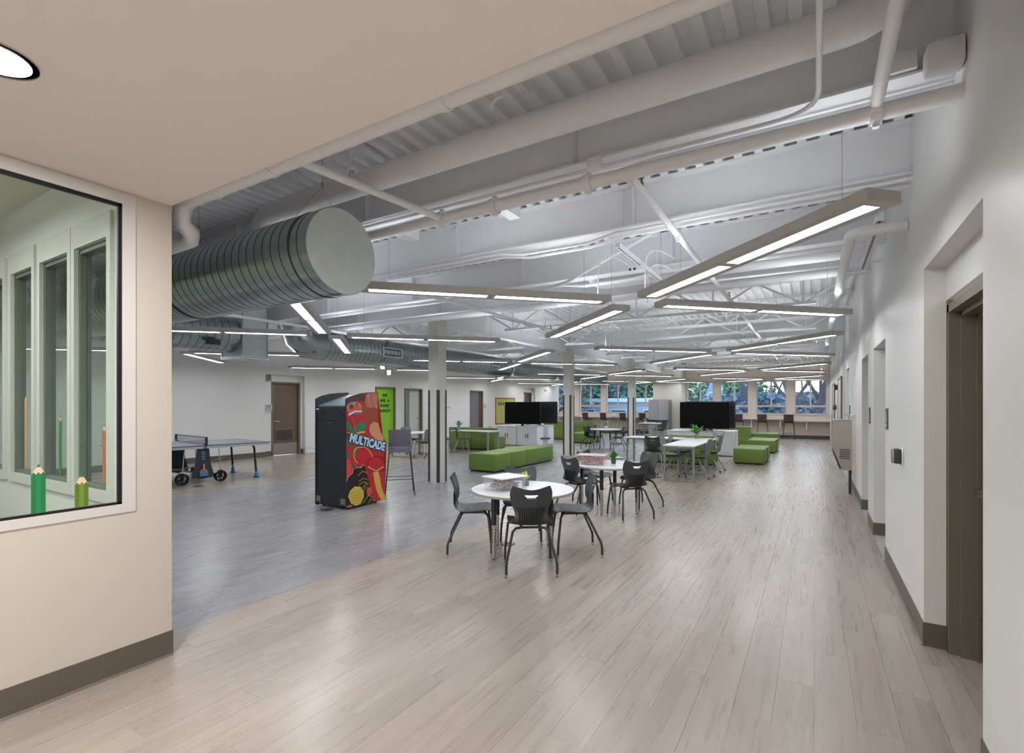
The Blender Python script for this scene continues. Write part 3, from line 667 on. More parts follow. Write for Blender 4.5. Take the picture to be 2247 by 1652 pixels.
for zz in (2.43, 2.455): MB().bb(-.36, .36, -.58, -.04, zz - .012, zz + .0).obj('flange', GALV, t)
for (a, c) in ((-.34, -.56), (.34, -.56), (.34, -.06), (-.34, -.06)): MB().bb(a - .012, a + .012, c - .012, c + .012, 2.45, 3.59).obj('corner_strip', GALV, t)
# mitred elbow dropping from the roof into the long duct
b = MB(); R = .33
b.tube([(XD, 6.72, 3.585), (XD, 6.72, 3.25), (XD, 6.82, 3.02), (XD, 7.02, 2.88), (XD, 7.36, 2.86)], R, 32, smooth=True)
t = tag(b.obj('duct_elbow', GALV), 'galvanized mitred duct elbow dropping from the roof deck', 'duct')
MB().lathe([(R + .012, 0), (R + .012, .02)], (XD, 6.72, 3.3), 32).obj('joint_ring', SEAMM, t)
q = MB(); q.rbox((XD + .36, 4.85, 2.66), (.09, .22, .10), .01); tag(q.obj('damper_motor', mat('dark_device', '#3a4048', .4)), 'small dark control box clipped on the round duct side', 'device')

# ------------------------------------------------------------------ pendant lights: one regular zigzag field
def make_light():
    L_, Wd, H = 2.44, .22, .062
    r = thing('pendant_light', '', 'pendant light', (0, 0, 0), 0, 'grey linear pendant lights in a zigzag field')
    b = MB(); rim = .057
    b.bb(-L_ / 2, L_ / 2, -Wd / 2, -Wd / 2 + rim, 0, H); b.bb(-L_ / 2, L_ / 2, Wd / 2 - rim, Wd / 2, 0, H)
    b.bb(-L_ / 2, -L_ / 2 + .07, -Wd / 2 + rim, Wd / 2 - rim, 0, H); b.bb(L_ / 2 - .07, L_ / 2, -Wd / 2 + rim, Wd / 2 - rim, 0, H)
    b.bb(-.04, .04, -Wd / 2 + rim, Wd / 2 - rim, 0, H)
    b.obj('housing', FIXG, r)
    for (a, c) in ((-L_ / 2 + .07, -.04), (.04, L_ / 2 - .07)):
        MB().bb(a, c, -Wd / 2 + rim, Wd / 2 - rim, .006, .009).obj('diffuser', DIFF, r)
        MB().bb(a, c, -.045, .045, H - .012, H - .008).obj('uplight_lens', DIFFUP, r)
    for a in (-L_ / 2 + .25, L_ / 2 - .25):
        MB().tube([(a, 0, H), (a, 0, .99)], .0018, 5).obj('hanging_wire', STEELB, r)
    return r
proto = None
bands = [('beside the doorway wall', -.55, 1), ('second from the doorway wall', -2.70, 0), ('just right of the pillars', -5.42, 1), ('just left of the pillars', -7.42, 0), ('left of the long duct', -10.12, 1), ('beside the far left wall', -12.1, 0)]
rows = [4.07, 6.25, 9.87, 12.1, 16.2, 18.4, 22.4, 24.55]; ords = ['first', 'second', 'third', 'fourth', 'fifth', 'sixth', 'seventh', 'eighth']
def smooth(P, n=2):
    for _ in range(n):
        Q = [P[0]]
        for a, c in zip(P, P[1:]): Q += [tuple(a[i] * .75 + c[i] * .25 for i in range(3)), tuple(a[i] * .25 + c[i] * .75 for i in range(3))]
        P = Q + [P[-1]]
    return P
CORD = mat('white_cord', '#e4e4e6', .5)
for bi, (bn, bx, par) in enumerate(bands):
    for ri, ry in enumerate(rows):
        if bi == 5 and ri >= 4: bx = -11.9
        back = (ri + par) % 2 == 1          # leans left going away
        rz = math.radians(135 if back else 45)
        lab = 'grey pendant strip light, row %s, %s from the entry soffit' % (bn, ords[ri])
        if proto is None: proto = make_light(); r = proto; r.location = (bx, ry, 2.6); r.rotation_euler = (0, 0, rz); r['label'] = lab
        else: r = dup(proto, (bx, ry, 2.6), rz, lab)
for k, (x_, y_, dx, l_) in enumerate(((-1.43, 4.9, 0, 'first aisle light'), (-1.9, 4.85, .0, 'first light beyond the duct end'), (-1.55, 5.42, 0, 'second aisle light'), (-4.55, 6.85, 0, 'light before the first pillar'), (-3.45, 9.2, 0, 'light past the first pillar'), (-1.5, 11.3, 0, 'fourth aisle light'), (-2.0, 11.3, 0, 'fourth light of the second row'), (-4.62, 12.88, 0, 'light near the second pillar'), (-1.5, 17.0, 0, 'fifth aisle light'), (-1.9, 17.4, 0, 'sixth light of the second row'))):
    b = MB().tube(smooth([(x_, y_, 2.655), (x_, y_ + .01, 2.9), (x_ + .01, y_ + .04, 3.05), (x_ + .09, y_ + .12, 3.10), (x_ + .2, y_ + .2, 3.04), (x_ + .24, y_ + .22, 3.0)]), .006, 6)
    tag(b.obj('light_cord', CORD), 'white looped power cord feeding the ' + l_, 'cord', 'light cords')
# recessed downlight in the entry soffit, plus unseen ones added to light the foreground
for k, (x_, y_) in enumerate(((-2.49, .56), (-1.0, -.9), (-2.5, -2.0), (-.3, -2.3))):
    t = thing('downlight', ('round recessed downlight in the entry soffit above the left window' if k == 0 else 'unseen downlight added behind the camera to light the foreground, %s' % ('', 'midway', 'near the left wall', 'near the doorway wall')[k]), 'downlight', (x_, y_, ZS), 0, 'entry downlights')
    MB().lathe([(.125, -.006), (.125, .0), (.105, .0), (.105, -.006)], n=32, cap=False).obj('trim_ring', FIXG, t)
    MB().lathe([(.104, -.004), (.104, -.001)], n=32).obj('lens', DLITE, t)
    ld = bpy.data.lights.new('downlight_lamp', 'AREA'); ld.shape = 'DISK'; ld.size = .2; ld.energy = AREA_W; ld.color = (1.0, .97, .94)
    lo_ = bpy.data.objects.new('downlight_lamp', ld); COL.objects.link(lo_); lo_.parent = t; lo_.location = (0, 0, -.010)
# lamps of the side room and the back room
for k, (x_, y_) in enumerate(((-4.6, -.6), (-4.9, .35), (-6.4, -.2))):
    t = thing('strip_light', 'white strip light in the side room behind the entry window, %s' % ('nearest its corner', 'longer lower one', 'deeper inside')[k], 'ceiling light', (x_, y_, 2.92), 0, 'side room strip lights')
    MB().bb(-.6, .6, -.05, .05, 0, .05).obj('housing', WHITE, t); MB().bb(-.57, .57, -.04, .04, -.004, 0).obj('diffuser', SIDEL, t)
p = lpt(9.0, -1.8); b = MB().box((p[0], p[1], 2.76), (1.2, 1.2, .02)); tag(b.obj('ceiling_panel_light', emit('panel_glow', (.9, .95, 1.0), 3.0)), 'square ceiling light inside the room behind the open doorway', 'ceiling light')
# ------------------------------------------------------------------ furniture builders
def shell_mesh(kind):
    """moulded chair shell; +Y is the way the sitter faces"""
    if kind == 'chair':
        prof = [(.235, .425), (.215, .440), (.15, .447), (.06, .440), (-.03, .432), (-.10, .432), (-.155, .445), (-.185, .480), (-.190, .53), (-.186, .58), (-.190, .64), (-.205, .70), (-.222, .75), (-.236, .785), (-.240, .80)]
        wid = [.17, .195, .205, .208, .208, .203, .188, .160, .142, .152, .178, .193, .195, .186, .170]
    elif kind == 'soft':
        prof = [(.225, .435), (.20, .447), (.13, .450), (.04, .442), (-.05, .438), (-.13, .442), (-.175, .462), (-.20, .51), (-.215, .57), (-.23, .64), (-.245, .71), (-.255, .76), (-.262, .80), (-.268, .825)]
        wid = [.18, .20, .21, .213, .213, .208, .20, .175, .165, .178, .19, .19, .18, .16]
    else:
        prof = [(.20, .735), (.18, .75), (.10, .752), (.0, .745), (-.08, .742), (-.14, .755), (-.17, .79), (-.18, .84), (-.188, .90), (-.20, .97), (-.21, 1.03), (-.218, 1.08), (-.222, 1.10)]
        wid = [.18, .195, .20, .20, .20, .198, .193, .190, .190, .193, .196, .197, .193]
    # resample
    P = []; N = 34
    seg = [0]
    for i in range(1, len(prof)): seg.append(seg[-1] + math.dist(prof[i], prof[i - 1]))
    for j in range(N + 1):
        t = seg[-1] * j / N; i = max(k for k in range(len(seg)) if seg[k] <= t + 1e-9); i = min(i, len(seg) - 2)
        f = (t - seg[i]) / (seg[i + 1] - seg[i]); f2 = f
        P.append(((prof[i][0] * (1 - f) + prof[i + 1][0] * f), (prof[i][1] * (1 - f) + prof[i + 1][1] * f), wid[i] * (1 - f) + wid[i + 1] * f))
    for _ in range(2): P = [P[0]] + [tuple((P[i - 1][k] + 2 * P[i][k] + P[i + 1][k]) / 4 for k in range(3)) for i in range(1, N)] + [P[-1]]
    MC = 26; bm = bmesh.new(); G = []
    zc_ = .45 if kind != 'bar' else .76
    for j, (y, z, wv) in enumerate(P):
        row = []; up = min(1, max(0, (z - zc_) / .12)); top = max(0, (j - (N - 4)) / 4)
        for i in range(MC + 1):
            t = -1 + 2 * i / MC; x = wv * t
            zz = z + (1 - up) * (.020 * t * t * (1 if j > 3 else j / 3)); yy = y + up * (.035 * t * t)
            if kind == 'chair': zz += top * (-.022 * math.cos(t * math.pi * .75) + .0)
            row.append(bm.verts.new((x, yy, zz)))
        G.append(row)
    hole = {'chair': ((N - 5, N - 4), .052), 'soft': ((N - 3, N - 3), .05), 'bar': ((-1, -2), 0)}[kind]
    for j in range(N):
        for i in range(MC):
            t = abs(-1 + 2 * (i + .5) / MC) * P[j][2]
            if hole[0][0] <= j <= hole[0][1] and t < hole[1] - (.012 if j == hole[0][0] else 0): continue
            bm.faces.new((G[j][i], G[j][i + 1], G[j + 1][i + 1], G[j + 1][i]))
    # round the corners of the top and the front lip
    for v in bm.verts: pass
    bmesh.ops.recalc_face_normals(bm, faces=bm.faces)
    bmesh.ops.solidify(bm, geom=list(bm.faces), thickness=.007)
    me = bpy.data.meshes.new('shell'); bm.to_mesh(me); bm.free()
    me.polygons.foreach_set('use_smooth', [True] * len(me.polygons)); me.set_sharp_from_angle(angle=math.radians(50))
    return me, P
def add_mesh(name, me, m_, parent, label=None):
    me.materials.clear(); me.materials.append(m_); o = bpy.data.objects.new(name, me); COL.objects.link(o); o.parent = parent
    if label: o['label'] = label
    return o
def make_chair(name, shellm, legm, pad=None, soft=False):
    r = thing(name, '', 'chair'); me, P = shell_mesh('soft' if soft else 'chair'); me = me.copy() if me.users else me
    add_mesh('shell', me, shellm, r)
    # fanned black strips on the rear of the backrest standing in for shaded grooves
    if not soft:
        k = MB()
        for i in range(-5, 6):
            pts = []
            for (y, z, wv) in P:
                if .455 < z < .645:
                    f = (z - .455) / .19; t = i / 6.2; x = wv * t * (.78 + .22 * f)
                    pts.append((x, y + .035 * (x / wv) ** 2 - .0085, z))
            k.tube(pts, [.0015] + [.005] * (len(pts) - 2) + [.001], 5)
        k.obj('dark_slots', BLACK, r, kind='stuff')
    if pad:
        b = MB(); b.rbox((0, .02, .462), (.37, .38, .03), .014); o = b.obj('seat_pad', pad, r)
    zu = .425
    for sx in (-1, 1):
        if soft:
            f = [(sx * .10, .10, zu), (sx * .195, .16, zu - .01), (sx * .215, .185, zu - .06), (sx * .225, .205, .02)]
            q = [(sx * .10, -.02, zu), (sx * .17, -.04, zu - .02), (sx * .215, -.20, .13), (sx * .222, -.245, .05), (sx * .222, -.255, .02)]
        else:
            f = [(sx * .10, .13, zu), (sx * .17, .155, zu - .004), (sx * .195, .17, zu - .03), (sx * .222, .20, .14), (sx * .225, .205, .03)]
            q = [(sx * .08, -.10, zu - .01), (sx * .135, -.11, zu - .015), (sx * .165, -.125, zu - .045), (sx * .222, -.235, .15), (sx * .228, -.243, .11), (sx * .228, -.245, .03)]
        for pts in (f, q):
            o = MB().tube(pts, .0125 if not soft else .010, 8).obj('leg', legm, r)
            x_, y_, z_ = pts[-1]
            if soft: MB().lathe([(.013, 0), (.015, .006), (.015, .045)], (x_, y_, 0), 10).obj('foot', BLACK, o)
            else:
                MB().lathe([(.016, 0), (.016, .006), (.005, .010), (.005, .018), (.012, .020), (.012, .032)], (x_, y_, 0), 10).obj('foot', CHROME, o)
    b = MB(); b.tube([(-.10, .13, zu), (.10, .13, zu)], .011, 6); b.tube([(-.08, -.10, zu - .01), (.08, -.10, zu - .01)], .011, 6)
    for sx in (-1, 1): b.bb(sx * .085 - .012, sx * .085 + .012, -.12, .15, zu - .012, zu + .012)
    b.obj('seat_frame', legm if not soft else BLACK, r); return r
def make_barstool(name, m_, legm):
    r = thing(name, '', 'stool'); me, P = shell_mesh('bar'); add_mesh('shell', me, m_, r)
    fr = []
    for sx in (-1, 1):
        for sy in (-1, 1):
            o = MB().tube([(sx * .12, sy * .10, .735), (sx * .165, sy * .13, .728), (sx * .18, sy * .145, .70), (sx * .245, sy * .225, .006)], .009, 7).obj('leg', legm, r)
            MB().lathe([(.012, 0), (.012, .012)], (sx * .245, sy * .225, 0), 8).obj('foot', BLACK, o)
    z_ = .27; a = .18 + .065 * (.70 - z_) / .70; c = .145 + .08 * (.70 - z_) / .70
    for (p, q) in (((-a, c), (a, c)), ((-a, -c), (a, -c)), ((-a, -c), (-a, c)), ((a, -c), (a, c))):
        MB().tube([(p[0], p[1], z_), (q[0], q[1], z_)], .006, 6).obj('footrest', legm, r)
    MB().bb(-.12, .12, -.10, .10, .728, .738).obj('seat_plate', legm, r); return r
def round_table(lab, x, y, H, R, legs, group='round tables'):
    r = thing('round_table', lab, 'table', (x, y, 0), 0, group)
    MB().lathe([(R - .006, H - .030), (R, H - .026), (R, H - .004), (R - .004, H)], n=64).obj('tabletop', LAMW, r)
    MB().lathe([(R + .0015, H - .026), (R + .0015, H - .005)], n=64, cap=False).obj('edge_band', EDGEW, r)
    for (a, c) in legs:
        o = MB().tube([(a, c, H - .03), (a, c, .345)], .027, 14).obj('leg', CHARL, r)
        MB().tube([(a, c, .36), (a, c, .018)], .0215, 14).obj('leg_insert', CHROME, o)
        k = MB()
        for i in range(5): k.box((a + .0213, c, .30 - i * .03), (.002, .008, .012)); k.box((a - .0213, c, .30 - i * .03), (.002, .008, .012)); k.box((a, c - .0213, .30 - i * .03), (.008, .002, .012))
        k.obj('height_holes', BLACK, o); MB().lathe([(.02, 0), (.02, .006), (.008, .012), (.008, .02)], (a, c, 0), 10).obj('foot', CHROME, o)
        MB().bb(a - .05, a + .05, c - .05, c + .05, H - .034, H - .03).obj('mount_plate', CHARL, r)
    return r
def loop_table(lab, x, y, rz, L_, Wd, H=.73, group=None):
    r = thing('rectangular_table', lab, 'table', (x, y, 0), rz, group)
    MB().rbox((0, 0, H - .0125), (L_, Wd, .025), .004, 1).obj('tabletop', LAMW, r); t = .04
    for sx in (-1, 1):
        x_ = sx * (L_ / 2 - .05); b = MB()
        for sy in (-1, 1): b.bb(x_ - t / 2, x_ + t / 2, sy * (Wd / 2 - .03) - t / 2, sy * (Wd / 2 - .03) + t / 2, 0.0, H - .025)
        b.bb(x_ - t / 2, x_ + t / 2, -Wd / 2 + .05, Wd / 2 - .05, 0, .03); b.bb(x_ - t / 2, x_ + t / 2, -Wd / 2 + .05, Wd / 2 - .05, H - .06, H - .025)
        b.obj('leg_frame', SILV, r)
    b = MB()
    for sy in (-1, 1): b.bb(-L_ / 2 + .07, L_ / 2 - .07, sy * .1 - .02, sy * .1 + .02, H - .06, H - .026)
    b.obj('rail', SILV, r); return r
def ottoman(lab, x0, x1, y0, y1, group, H=.42, origin=None, rz=0.0):
    cx_, cy_ = (x0 + x1) / 2, (y0 + y1) / 2; r = thing('ottoman', lab, 'ottoman', (cx_, cy_, 0), rz, group); w_, d_ = x1 - x0, y1 - y0
    MB().rbox((0, 0, (H + .035) / 2 + .0), (w_ - .006, d_ - .006, H - .035), .022, 3).obj('cushion', GREEN, r)
    MB().bb(-w_ / 2 + .04, w_ / 2 - .04, -d_ / 2 + .04, d_ / 2 - .04, 0, .045).obj('plinth', BLACK, r); return r
def sofa(lab, x, y, rz, L_, D=.80, H=.42, back=.76, units=2, bt=.26):
    """back of the sofa on the -y side"""
    r = thing('modular_sofa', lab, 'sofa', (x, y, 0), rz, 'green modular sofas'); u = L_ / units
    for i in range(units):
        xc = -L_ / 2 + u * (i + .5)
        MB().rbox((xc, 0, (H + .035) / 2), (u - .006, D, H - .035), .022, 3).obj('seat_block', GREEN, r)
        b = MB(); pr = [(-D / 2 + .01, H + .003), (-D / 2 + bt + .03, H + .003), (-D / 2 + bt - .03, back - .02), (-D / 2 + bt - .06, back), (-D / 2 + .03, back), (-D / 2 + .01, back - .02)]
        b.prism(pr, xc - u / 2 + .004, xc + u / 2 - .004, 'x'); b.obj('backrest', GREEN, r)
    MB().bb(-L_ / 2 + .04, L_ / 2 - .04, -D / 2 + .04, D / 2 - .04, 0, .045).obj('plinth', BLACK, r); return r
def cabinet(lab, x, y, rz, w_, d_, H=.73, group='white media cabinets'):
    r = thing('media_cabinet', lab, 'cabinet', (x, y, 0), rz, group)
    MB().bb(-w_ / 2, w_ / 2, -d_ / 2 + .02, d_ / 2, .02, H - .03).obj('body', CABW, r); MB().rbox((0, 0, H - .013), (w_ + .01, d_ + .01, .026), .003, 1).obj('top_panel', CABW, r)
    MB().bb(-w_ / 2 + .02, w_ / 2 - .02, -d_ / 2 + .05, d_ / 2 - .02, 0, .02).obj('plinth', CHARL, r)
    for sx in (-1, 1):
        a, c = (-w_ / 2 + .012, -.003) if sx < 0 else (.003, w_ / 2 - .012)
        o = MB().bb(a, c, -d_ / 2, -d_ / 2 + .02, .03, H - .035).obj('door', CABW, r)
        MB().bb(sx * .045 - .012, sx * .045 + .012, -d_ / 2 - .012, -d_ / 2, H * .42, H * .62).obj('handle', BLACK, o)
    q = MB(); q.lathe([(.009, 0), (.009, .004)], n=12); o = q.obj('lock', CHROME, r); o.location = (.06, -d_ / 2 + .001, H - .08); o.rotation_euler = (HP, 0, 0)
    return r
def tv(lab, x, y, z, rz, w_=1.47, h_=.84):
    r = thing('television', lab, 'television', (x, y, z), rz, 'large flat televisions')
    MB().rbox((0, .02, .07 + h_ / 2), (w_, .045, h_), .006, 1).obj('case', TVB, r)
    MB().bb(-w_ / 2 + .01, w_ / 2 - .01, -.006, -.0035, .085, .07 + h_ - .01).obj('screen', SCREEN, r)
    for sx in (-1, 1):
        b = MB(); b.tube([(sx * .22, -.14, .008), (sx * .22, .02, .07), (sx * .22, .16, .008)], .008, 6); b.obj('foot', TVB, r)
    MB().bb(-.10, .10, -.10, .14, 0.0, .012).obj('stand_base', TVB, r); MB().bb(-.05, .05, .005, .035, .012, .10).obj('stand_neck', TVB, r); return r
LEAF = mat('leaf_green', '#4f8f33', .5); LEAF2 = mat('leaf_sage', '#7fa58c', .55); LEAF3 = mat('leaf_yellow_green', '#b9c568', .5)
def plant(lab, x, y, z, pot, pr, ph, leafm, kind, n, ll, sq=False):
    r = thing('potted_plant', lab, 'plant', (x, y, z), 0)
    b = MB()
    if sq: b.rbox((0, 0, ph / 2), (pr * 2, pr * 2, ph), .006, 1)
    else: b.lathe([(pr * .75, 0), (pr * .8, .004), (pr, ph), (pr * .88, ph), (pr * .86, ph - .008)], n=20)
    b.obj('pot', pot, r); MB().lathe([(pr * .85, ph - .010), (pr * .8, ph - .004)], n=16).obj('soil', mat('soil', '#3a2f26', .9) if 'soil' not in MATS else MATS['soil'], r)
    rnd = random.Random(int(abs(x * 100) + n)); k = MB()
    for i in range(n):
        a = rnd.uniform(0, 2 * math.pi); lean = rnd.uniform(.1, 1.0) if kind != 'fern' else rnd.uniform(.5, 1.2); L_ = ll * rnd.uniform(.6, 1.05); wd = L_ * (.10 if kind == 'grass' else .16 if kind == 'fern' else .34)
        pts = []; M_ = 6
        for j in range(M_ + 1):
            t = j / M_; h_ = L_ * (t * math.cos(lean * .6) - (.35 * lean) * t * t); o_ = L_ * t * math.sin(lean) ; pts.append((math.cos(a) * o_, math.sin(a) * o_, ph - .005 + h_))
        vs = []
        for j, p in enumerate(pts):
            ww = wd * math.sin(math.pi * min(.97, .12 + j / M_ * .86)) * .5
            vs += [(p[0] - math.sin(a) * ww, p[1] + math.cos(a) * ww, p[2] + .002), (p[0] + math.sin(a) * ww, p[1] - math.cos(a) * ww, p[2] + .002)]
        k.add(vs, [(2 * j, 2 * j + 1, 2 * j + 3, 2 * j + 2) for j in range(M_)], True)
    o = k.obj('leaves', leafm, r, kind='stuff'); return r
def bin_(lab, x, y, z, rz, w_, d_, h_, tint, lid):
    r = thing('storage_box', lab, 'box', (x, y, z), rz, 'clear plastic boxes on the round tables'); t = .003; g = .88
    def wallq(p0, p1, q0, q1):
        return None
    b = MB(); hb = h_ - .012
    lo_ = [(-w_ / 2 * g, -d_ / 2 * g), (w_ / 2 * g, -d_ / 2 * g), (w_ / 2 * g, d_ / 2 * g), (-w_ / 2 * g, d_ / 2 * g)]; hi_ = [(-w_ / 2, -d_ / 2), (w_ / 2, -d_ / 2), (w_ / 2, d_ / 2), (-w_ / 2, d_ / 2)]
    b.add([(a, c, .002) for a, c in lo_] + [(a * .99, c * .99, hb) for a, c in hi_], [(0, 1, 5, 4), (1, 2, 6, 5), (2, 3, 7, 6), (3, 0, 4, 7), (3, 2, 1, 0)])
    b.obj('tub', tint, r); q = MB(); q.rbox((0, 0, h_ - .003), (w_ + .02, d_ + .02, .012), .005, 2); q.obj('lid', lid, r)
    return r
def stack_sticks(lab, x, y, z, rz, w_, d_, h_, cols, n, seed):
    rnd = random.Random(seed); b = MB()
    for i in range(n):
        L_ = rnd.uniform(.09, .15); a = rnd.uniform(0, math.pi); tl = rnd.uniform(-.25, .25)
        dx, dy, dz = math.cos(a) * math.cos(tl) * L_ / 2, math.sin(a) * math.cos(tl) * L_ / 2, math.sin(tl) * L_ / 2
        mx_, my_ = w_ / 2 - abs(dx) - .012, d_ / 2 - abs(dy) - .012
        if mx_ < 0 or my_ < 0: continue
        cx_, cy_, cz_ = rnd.uniform(-mx_, mx_), rnd.uniform(-my_, my_), rnd.uniform(abs(dz) + .008, h_)
        b.m = rnd.randrange(len(cols)); b.tube([(cx_ - dx, cy_ - dy, cz_ - dz), (cx_ + dx, cy_ + dy, cz_ + dz)], .0045, 6, smooth=True)
    o = b.obj('markers', cols, None, loc=(x, y, z), rz=rz); return tag(o, lab, 'markers', kind='stuff')

# ------------------------------------------------------------------ the two near round tables
T1 = W(.11, 5.22); T2 = W(1.44, 7.36)
l1 = [W(a, c) for a, c in ((-.182, 4.99), (.385, 4.97), (-.162, 5.47), (.40, 5.49))]
l2 = [W(a, c) for a, c in ((1.26, 7.03), (1.77, 7.06), (1.58, 7.68), (1.05, 7.52))]
round_table('round white table nearest the entry with four charcoal chairs', T1[0], T1[1], .672, .533, [(p[0] - T1[0], p[1] - T1[1]) for p in l1])
round_table('round white table behind the nearest one with a grassy plant', T2[0], T2[1], .672, .535, [(p[0] - T2[0], p[1] - T2[1]) for p in l2])
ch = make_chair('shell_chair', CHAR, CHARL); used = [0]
GA = 'charcoal shell chairs at the round tables'
def place(proto, xz, d, lab, group, world=False):
    p = xz if world else W(*xz); rz = (math.atan2(-d[0], d[1]) if world else ang_cam(*d))
    if not proto.get('used'):
        proto['used'] = 1; proto.location = (p[0], p[1], 0); proto.rotation_euler = (0, 0, rz); proto['label'] = lab; proto['group'] = group; return proto
    r = dup(proto, (p[0], p[1], 0), rz, lab, group); return r
place(ch, (.165, 4.71), (-.05, 1), 'charcoal shell chair with its back to us at the nearest round table', GA)
place(ch, (-.42, 5.30), (1, .04), 'charcoal shell chair in profile left of the nearest round table', GA)
place(ch, (.655, 5.26), (-1, -.05), 'charcoal shell chair in profile right of the nearest round table', GA)
place(ch, (.10, 5.74), (0, -1), 'charcoal shell chair behind the nearest round table, facing us', GA)
place(ch, (1.60, 6.81), (-.27, .96), 'charcoal shell chair backing us in front of the second round table', GA)
place(ch, (.97, 7.18), (.84, .54), 'charcoal shell chair at the left of the second round table', GA)
place(ch, (1.29, 7.87), (.75, -.66), 'charcoal shell chair behind clear box of the second round table', GA)
place(ch, (1.92, 7.50), (-.90, -.44), 'charcoal shell chair right behind the second round table', GA)
LID1 = mat('lid_white', '#dcdee4', .35); LID2 = mat('lid_pink', '#d8c2bf', .35)
def at_cam(xc, zc): return W(xc, zc)
p = at_cam(-.075, 5.17); a_ = ang_cam(.72, .69) + HP
CLR = frosted('clear_tub', '#dcdade', .26); CLRP = frosted('pink_tub', '#dcbcb8', .34)
bin_('clear lidded box of markers on the nearest round table', p[0], p[1], .674, a_, .36, .29, .135, CLR, LID1)
stack_sticks('loose markers and pencils inside the clear box, nearest table', p[0], p[1], .678, a_, .31, .245, .075, [mat('marker_grey', '#8d909c', .5), mat('marker_dark', '#565b66', .5), mat('marker_red', '#d0705e', .5), mat('marker_orange', '#cf7a45', .5), mat('marker_white', '#dadce0', .5), mat('marker_green', '#56705c', .5), MATS['marker_grey'], MATS['marker_white'], MATS['marker_dark'], MATS['marker_grey']], 260, 3)
p = at_cam(1.18, 7.33); a_ = ang_cam(.94, -.34) + HP
bin_('pinkish lidded box of markers on the second round table', p[0], p[1], .674, a_, .40, .28, .14, CLRP, LID2)
stack_sticks('loose markers and pencils inside the pinkish box, second table', p[0], p[1], .678, a_, .345, .235, .085, [mat('marker_rose', '#c98686', .5), MATS['marker_grey'], MATS['marker_dark'], mat('marker_lilac', '#c9babd', .5), MATS['marker_white'], MATS['marker_red']], 260, 5)
p = at_cam(.145, 5.38); plant('pale green sprig in a square teal pot, nearest round table', p[0], p[1], .673, mat('pot_teal', '#5f8580', .5), .030, .055, LEAF3, 'sprig', 16, .12, True)
p = at_cam(1.50, 7.38); plant('bright grassy plant in a small grey pot, second round table', p[0], p[1], .673, mat('pot_grey', '#55555b', .6), .04, .065, LEAF, 'grass', 130, .15)

# ------------------------------------------------------------------ arcade cabinet
A = (at_z(759.6, 1119.7, 0)); rz = ang_cam(.5, .866)
t = thing('arcade_cabinet', 'tall black arcade cabinet with bright artwork on its side', 'arcade cabinet', (A[0], A[1], 0), rz)
dA = (-math.sin(rz), math.cos(rz)); Wc, Dc = .68, .80
def side(u, v):
    s = s_on_line(u, A, dA); return (s, z_at(v, A[0] + s * dA[0], A[1] + s * dA[1]))
pxp = [(760, 1117), (758.3, 874.5), (771.6, 868), (789.7, 862.9), (808, 861), (829.4, 860.3), (829.6, 915), (831, 930), (841, 958), (848.3, 971), (845.3, 988), (844.4, 1003), (845.3, 1097)]
prof = [side(*q) for q in pxp]; prof = [(max(0, a), max(.03, c)) for a, c in prof]; prof[0] = (0, .03); prof[1] = (0, prof[1][1]); prof[-1] = (prof[-1][0], .03)
MB().prism(prof, -.022, 0, 'x').obj('side_panel', CABD, t); MB().prism(prof, -Wc, -Wc + .022, 'x').obj('side_panel', CABD, t)
zt_ = prof[1][1]
b = MB(); b.bb(-Wc + .022, -.022, .012, .03, .04, zt_ - .33); o = b.obj('back_panel', CABD, t)
MB().bb(-Wc + .022, -.022, .010, .03, zt_ - .325, zt_ - .12).obj('top_back_panel', CABD, t)
for xx in (-.53, -.13):
    q = MB(); q.bb(xx - .045, xx + .045, .004, .010, zt_ - .235, zt_ - .175); o2 = q.obj('vent_cup', CHARL, t); MB().bb(xx - .035, xx + .035, .0025, .005, zt_ - .228, zt_ - .182).obj('opening', BLACK, o2)
MB().prism([(.03, zt_ - .12), (.03, zt_ - .10), (.62, prof[5][1] - .03), (.62, prof[5][1] - .05)], -Wc + .022, -.022, 'x').obj('sloping_top', mat('arcade_top', '#5b656c', .3, .2), t)
MB().bb(-Wc + .022, -.022, .60, .62, 1.0, prof[5][1] - .03).obj('screen_panel', SCREEN, t); MB().bb(-Wc + .022, -.022, .62, prof[9][0] - .02, prof[9][1] - .08, prof[9][1] - .05).obj('control_panel', BLKM, t)
MB().bb(-Wc + .022, -.022, .70, .72, .05, prof[9][1] - .08).obj('front_panel', CABD, t); MB().bb(-Wc + .022, -.022, .03, .70, .03, .05).obj('bottom_panel', BLACK, t)
q = MB(); q.lathe([(.011, 0), (.011, .006)], n=12); o = q.obj('lock', CHROME, t); o.location = (-.36, .0115, zt_ - .36); o.rotation_euler = (HP, 0, 0)
MB().bb(-.66, -.60, .003, .009, zt_ - .165, zt_ - .145).obj('sticker', LAMW, t)
for xx in (-.615, -.075):
    q = MB(); q.bb(xx - .05, xx + .05, .004, .010, .05, .16); o = q.obj('caster_plate', STEELB, t)
    k = MB(); k.lathe([(.022, -.012), (.028, -.008), (.028, .008), (.022, .012)], n=16); c_ = k.obj('caster', BLACK, t); c_.location = (xx, -.008, .05); c_.rotation_euler = (0, HP, 0)
for yy in (.10, .66): MB().lathe([(.018, 0), (.018, .012), (.008, .014), (.008, .032)], (-.08, yy, 0), 10).obj('foot', BLACK, t); MB().lathe([(.018, 0), (.018, .012), (.008, .014), (.008, .032)], (-Wc + .08, yy, 0), 10).obj('foot', BLACK, t)
MB().tube([(-.10, .006, .33), (-.16, -.01, .25), (-.19, -.02, .14), (-.21, -.05, .05), (-.30, -.10, .012), (-.42, -.13, .012)], .004, 6).obj('power_cord', BLACK, t)
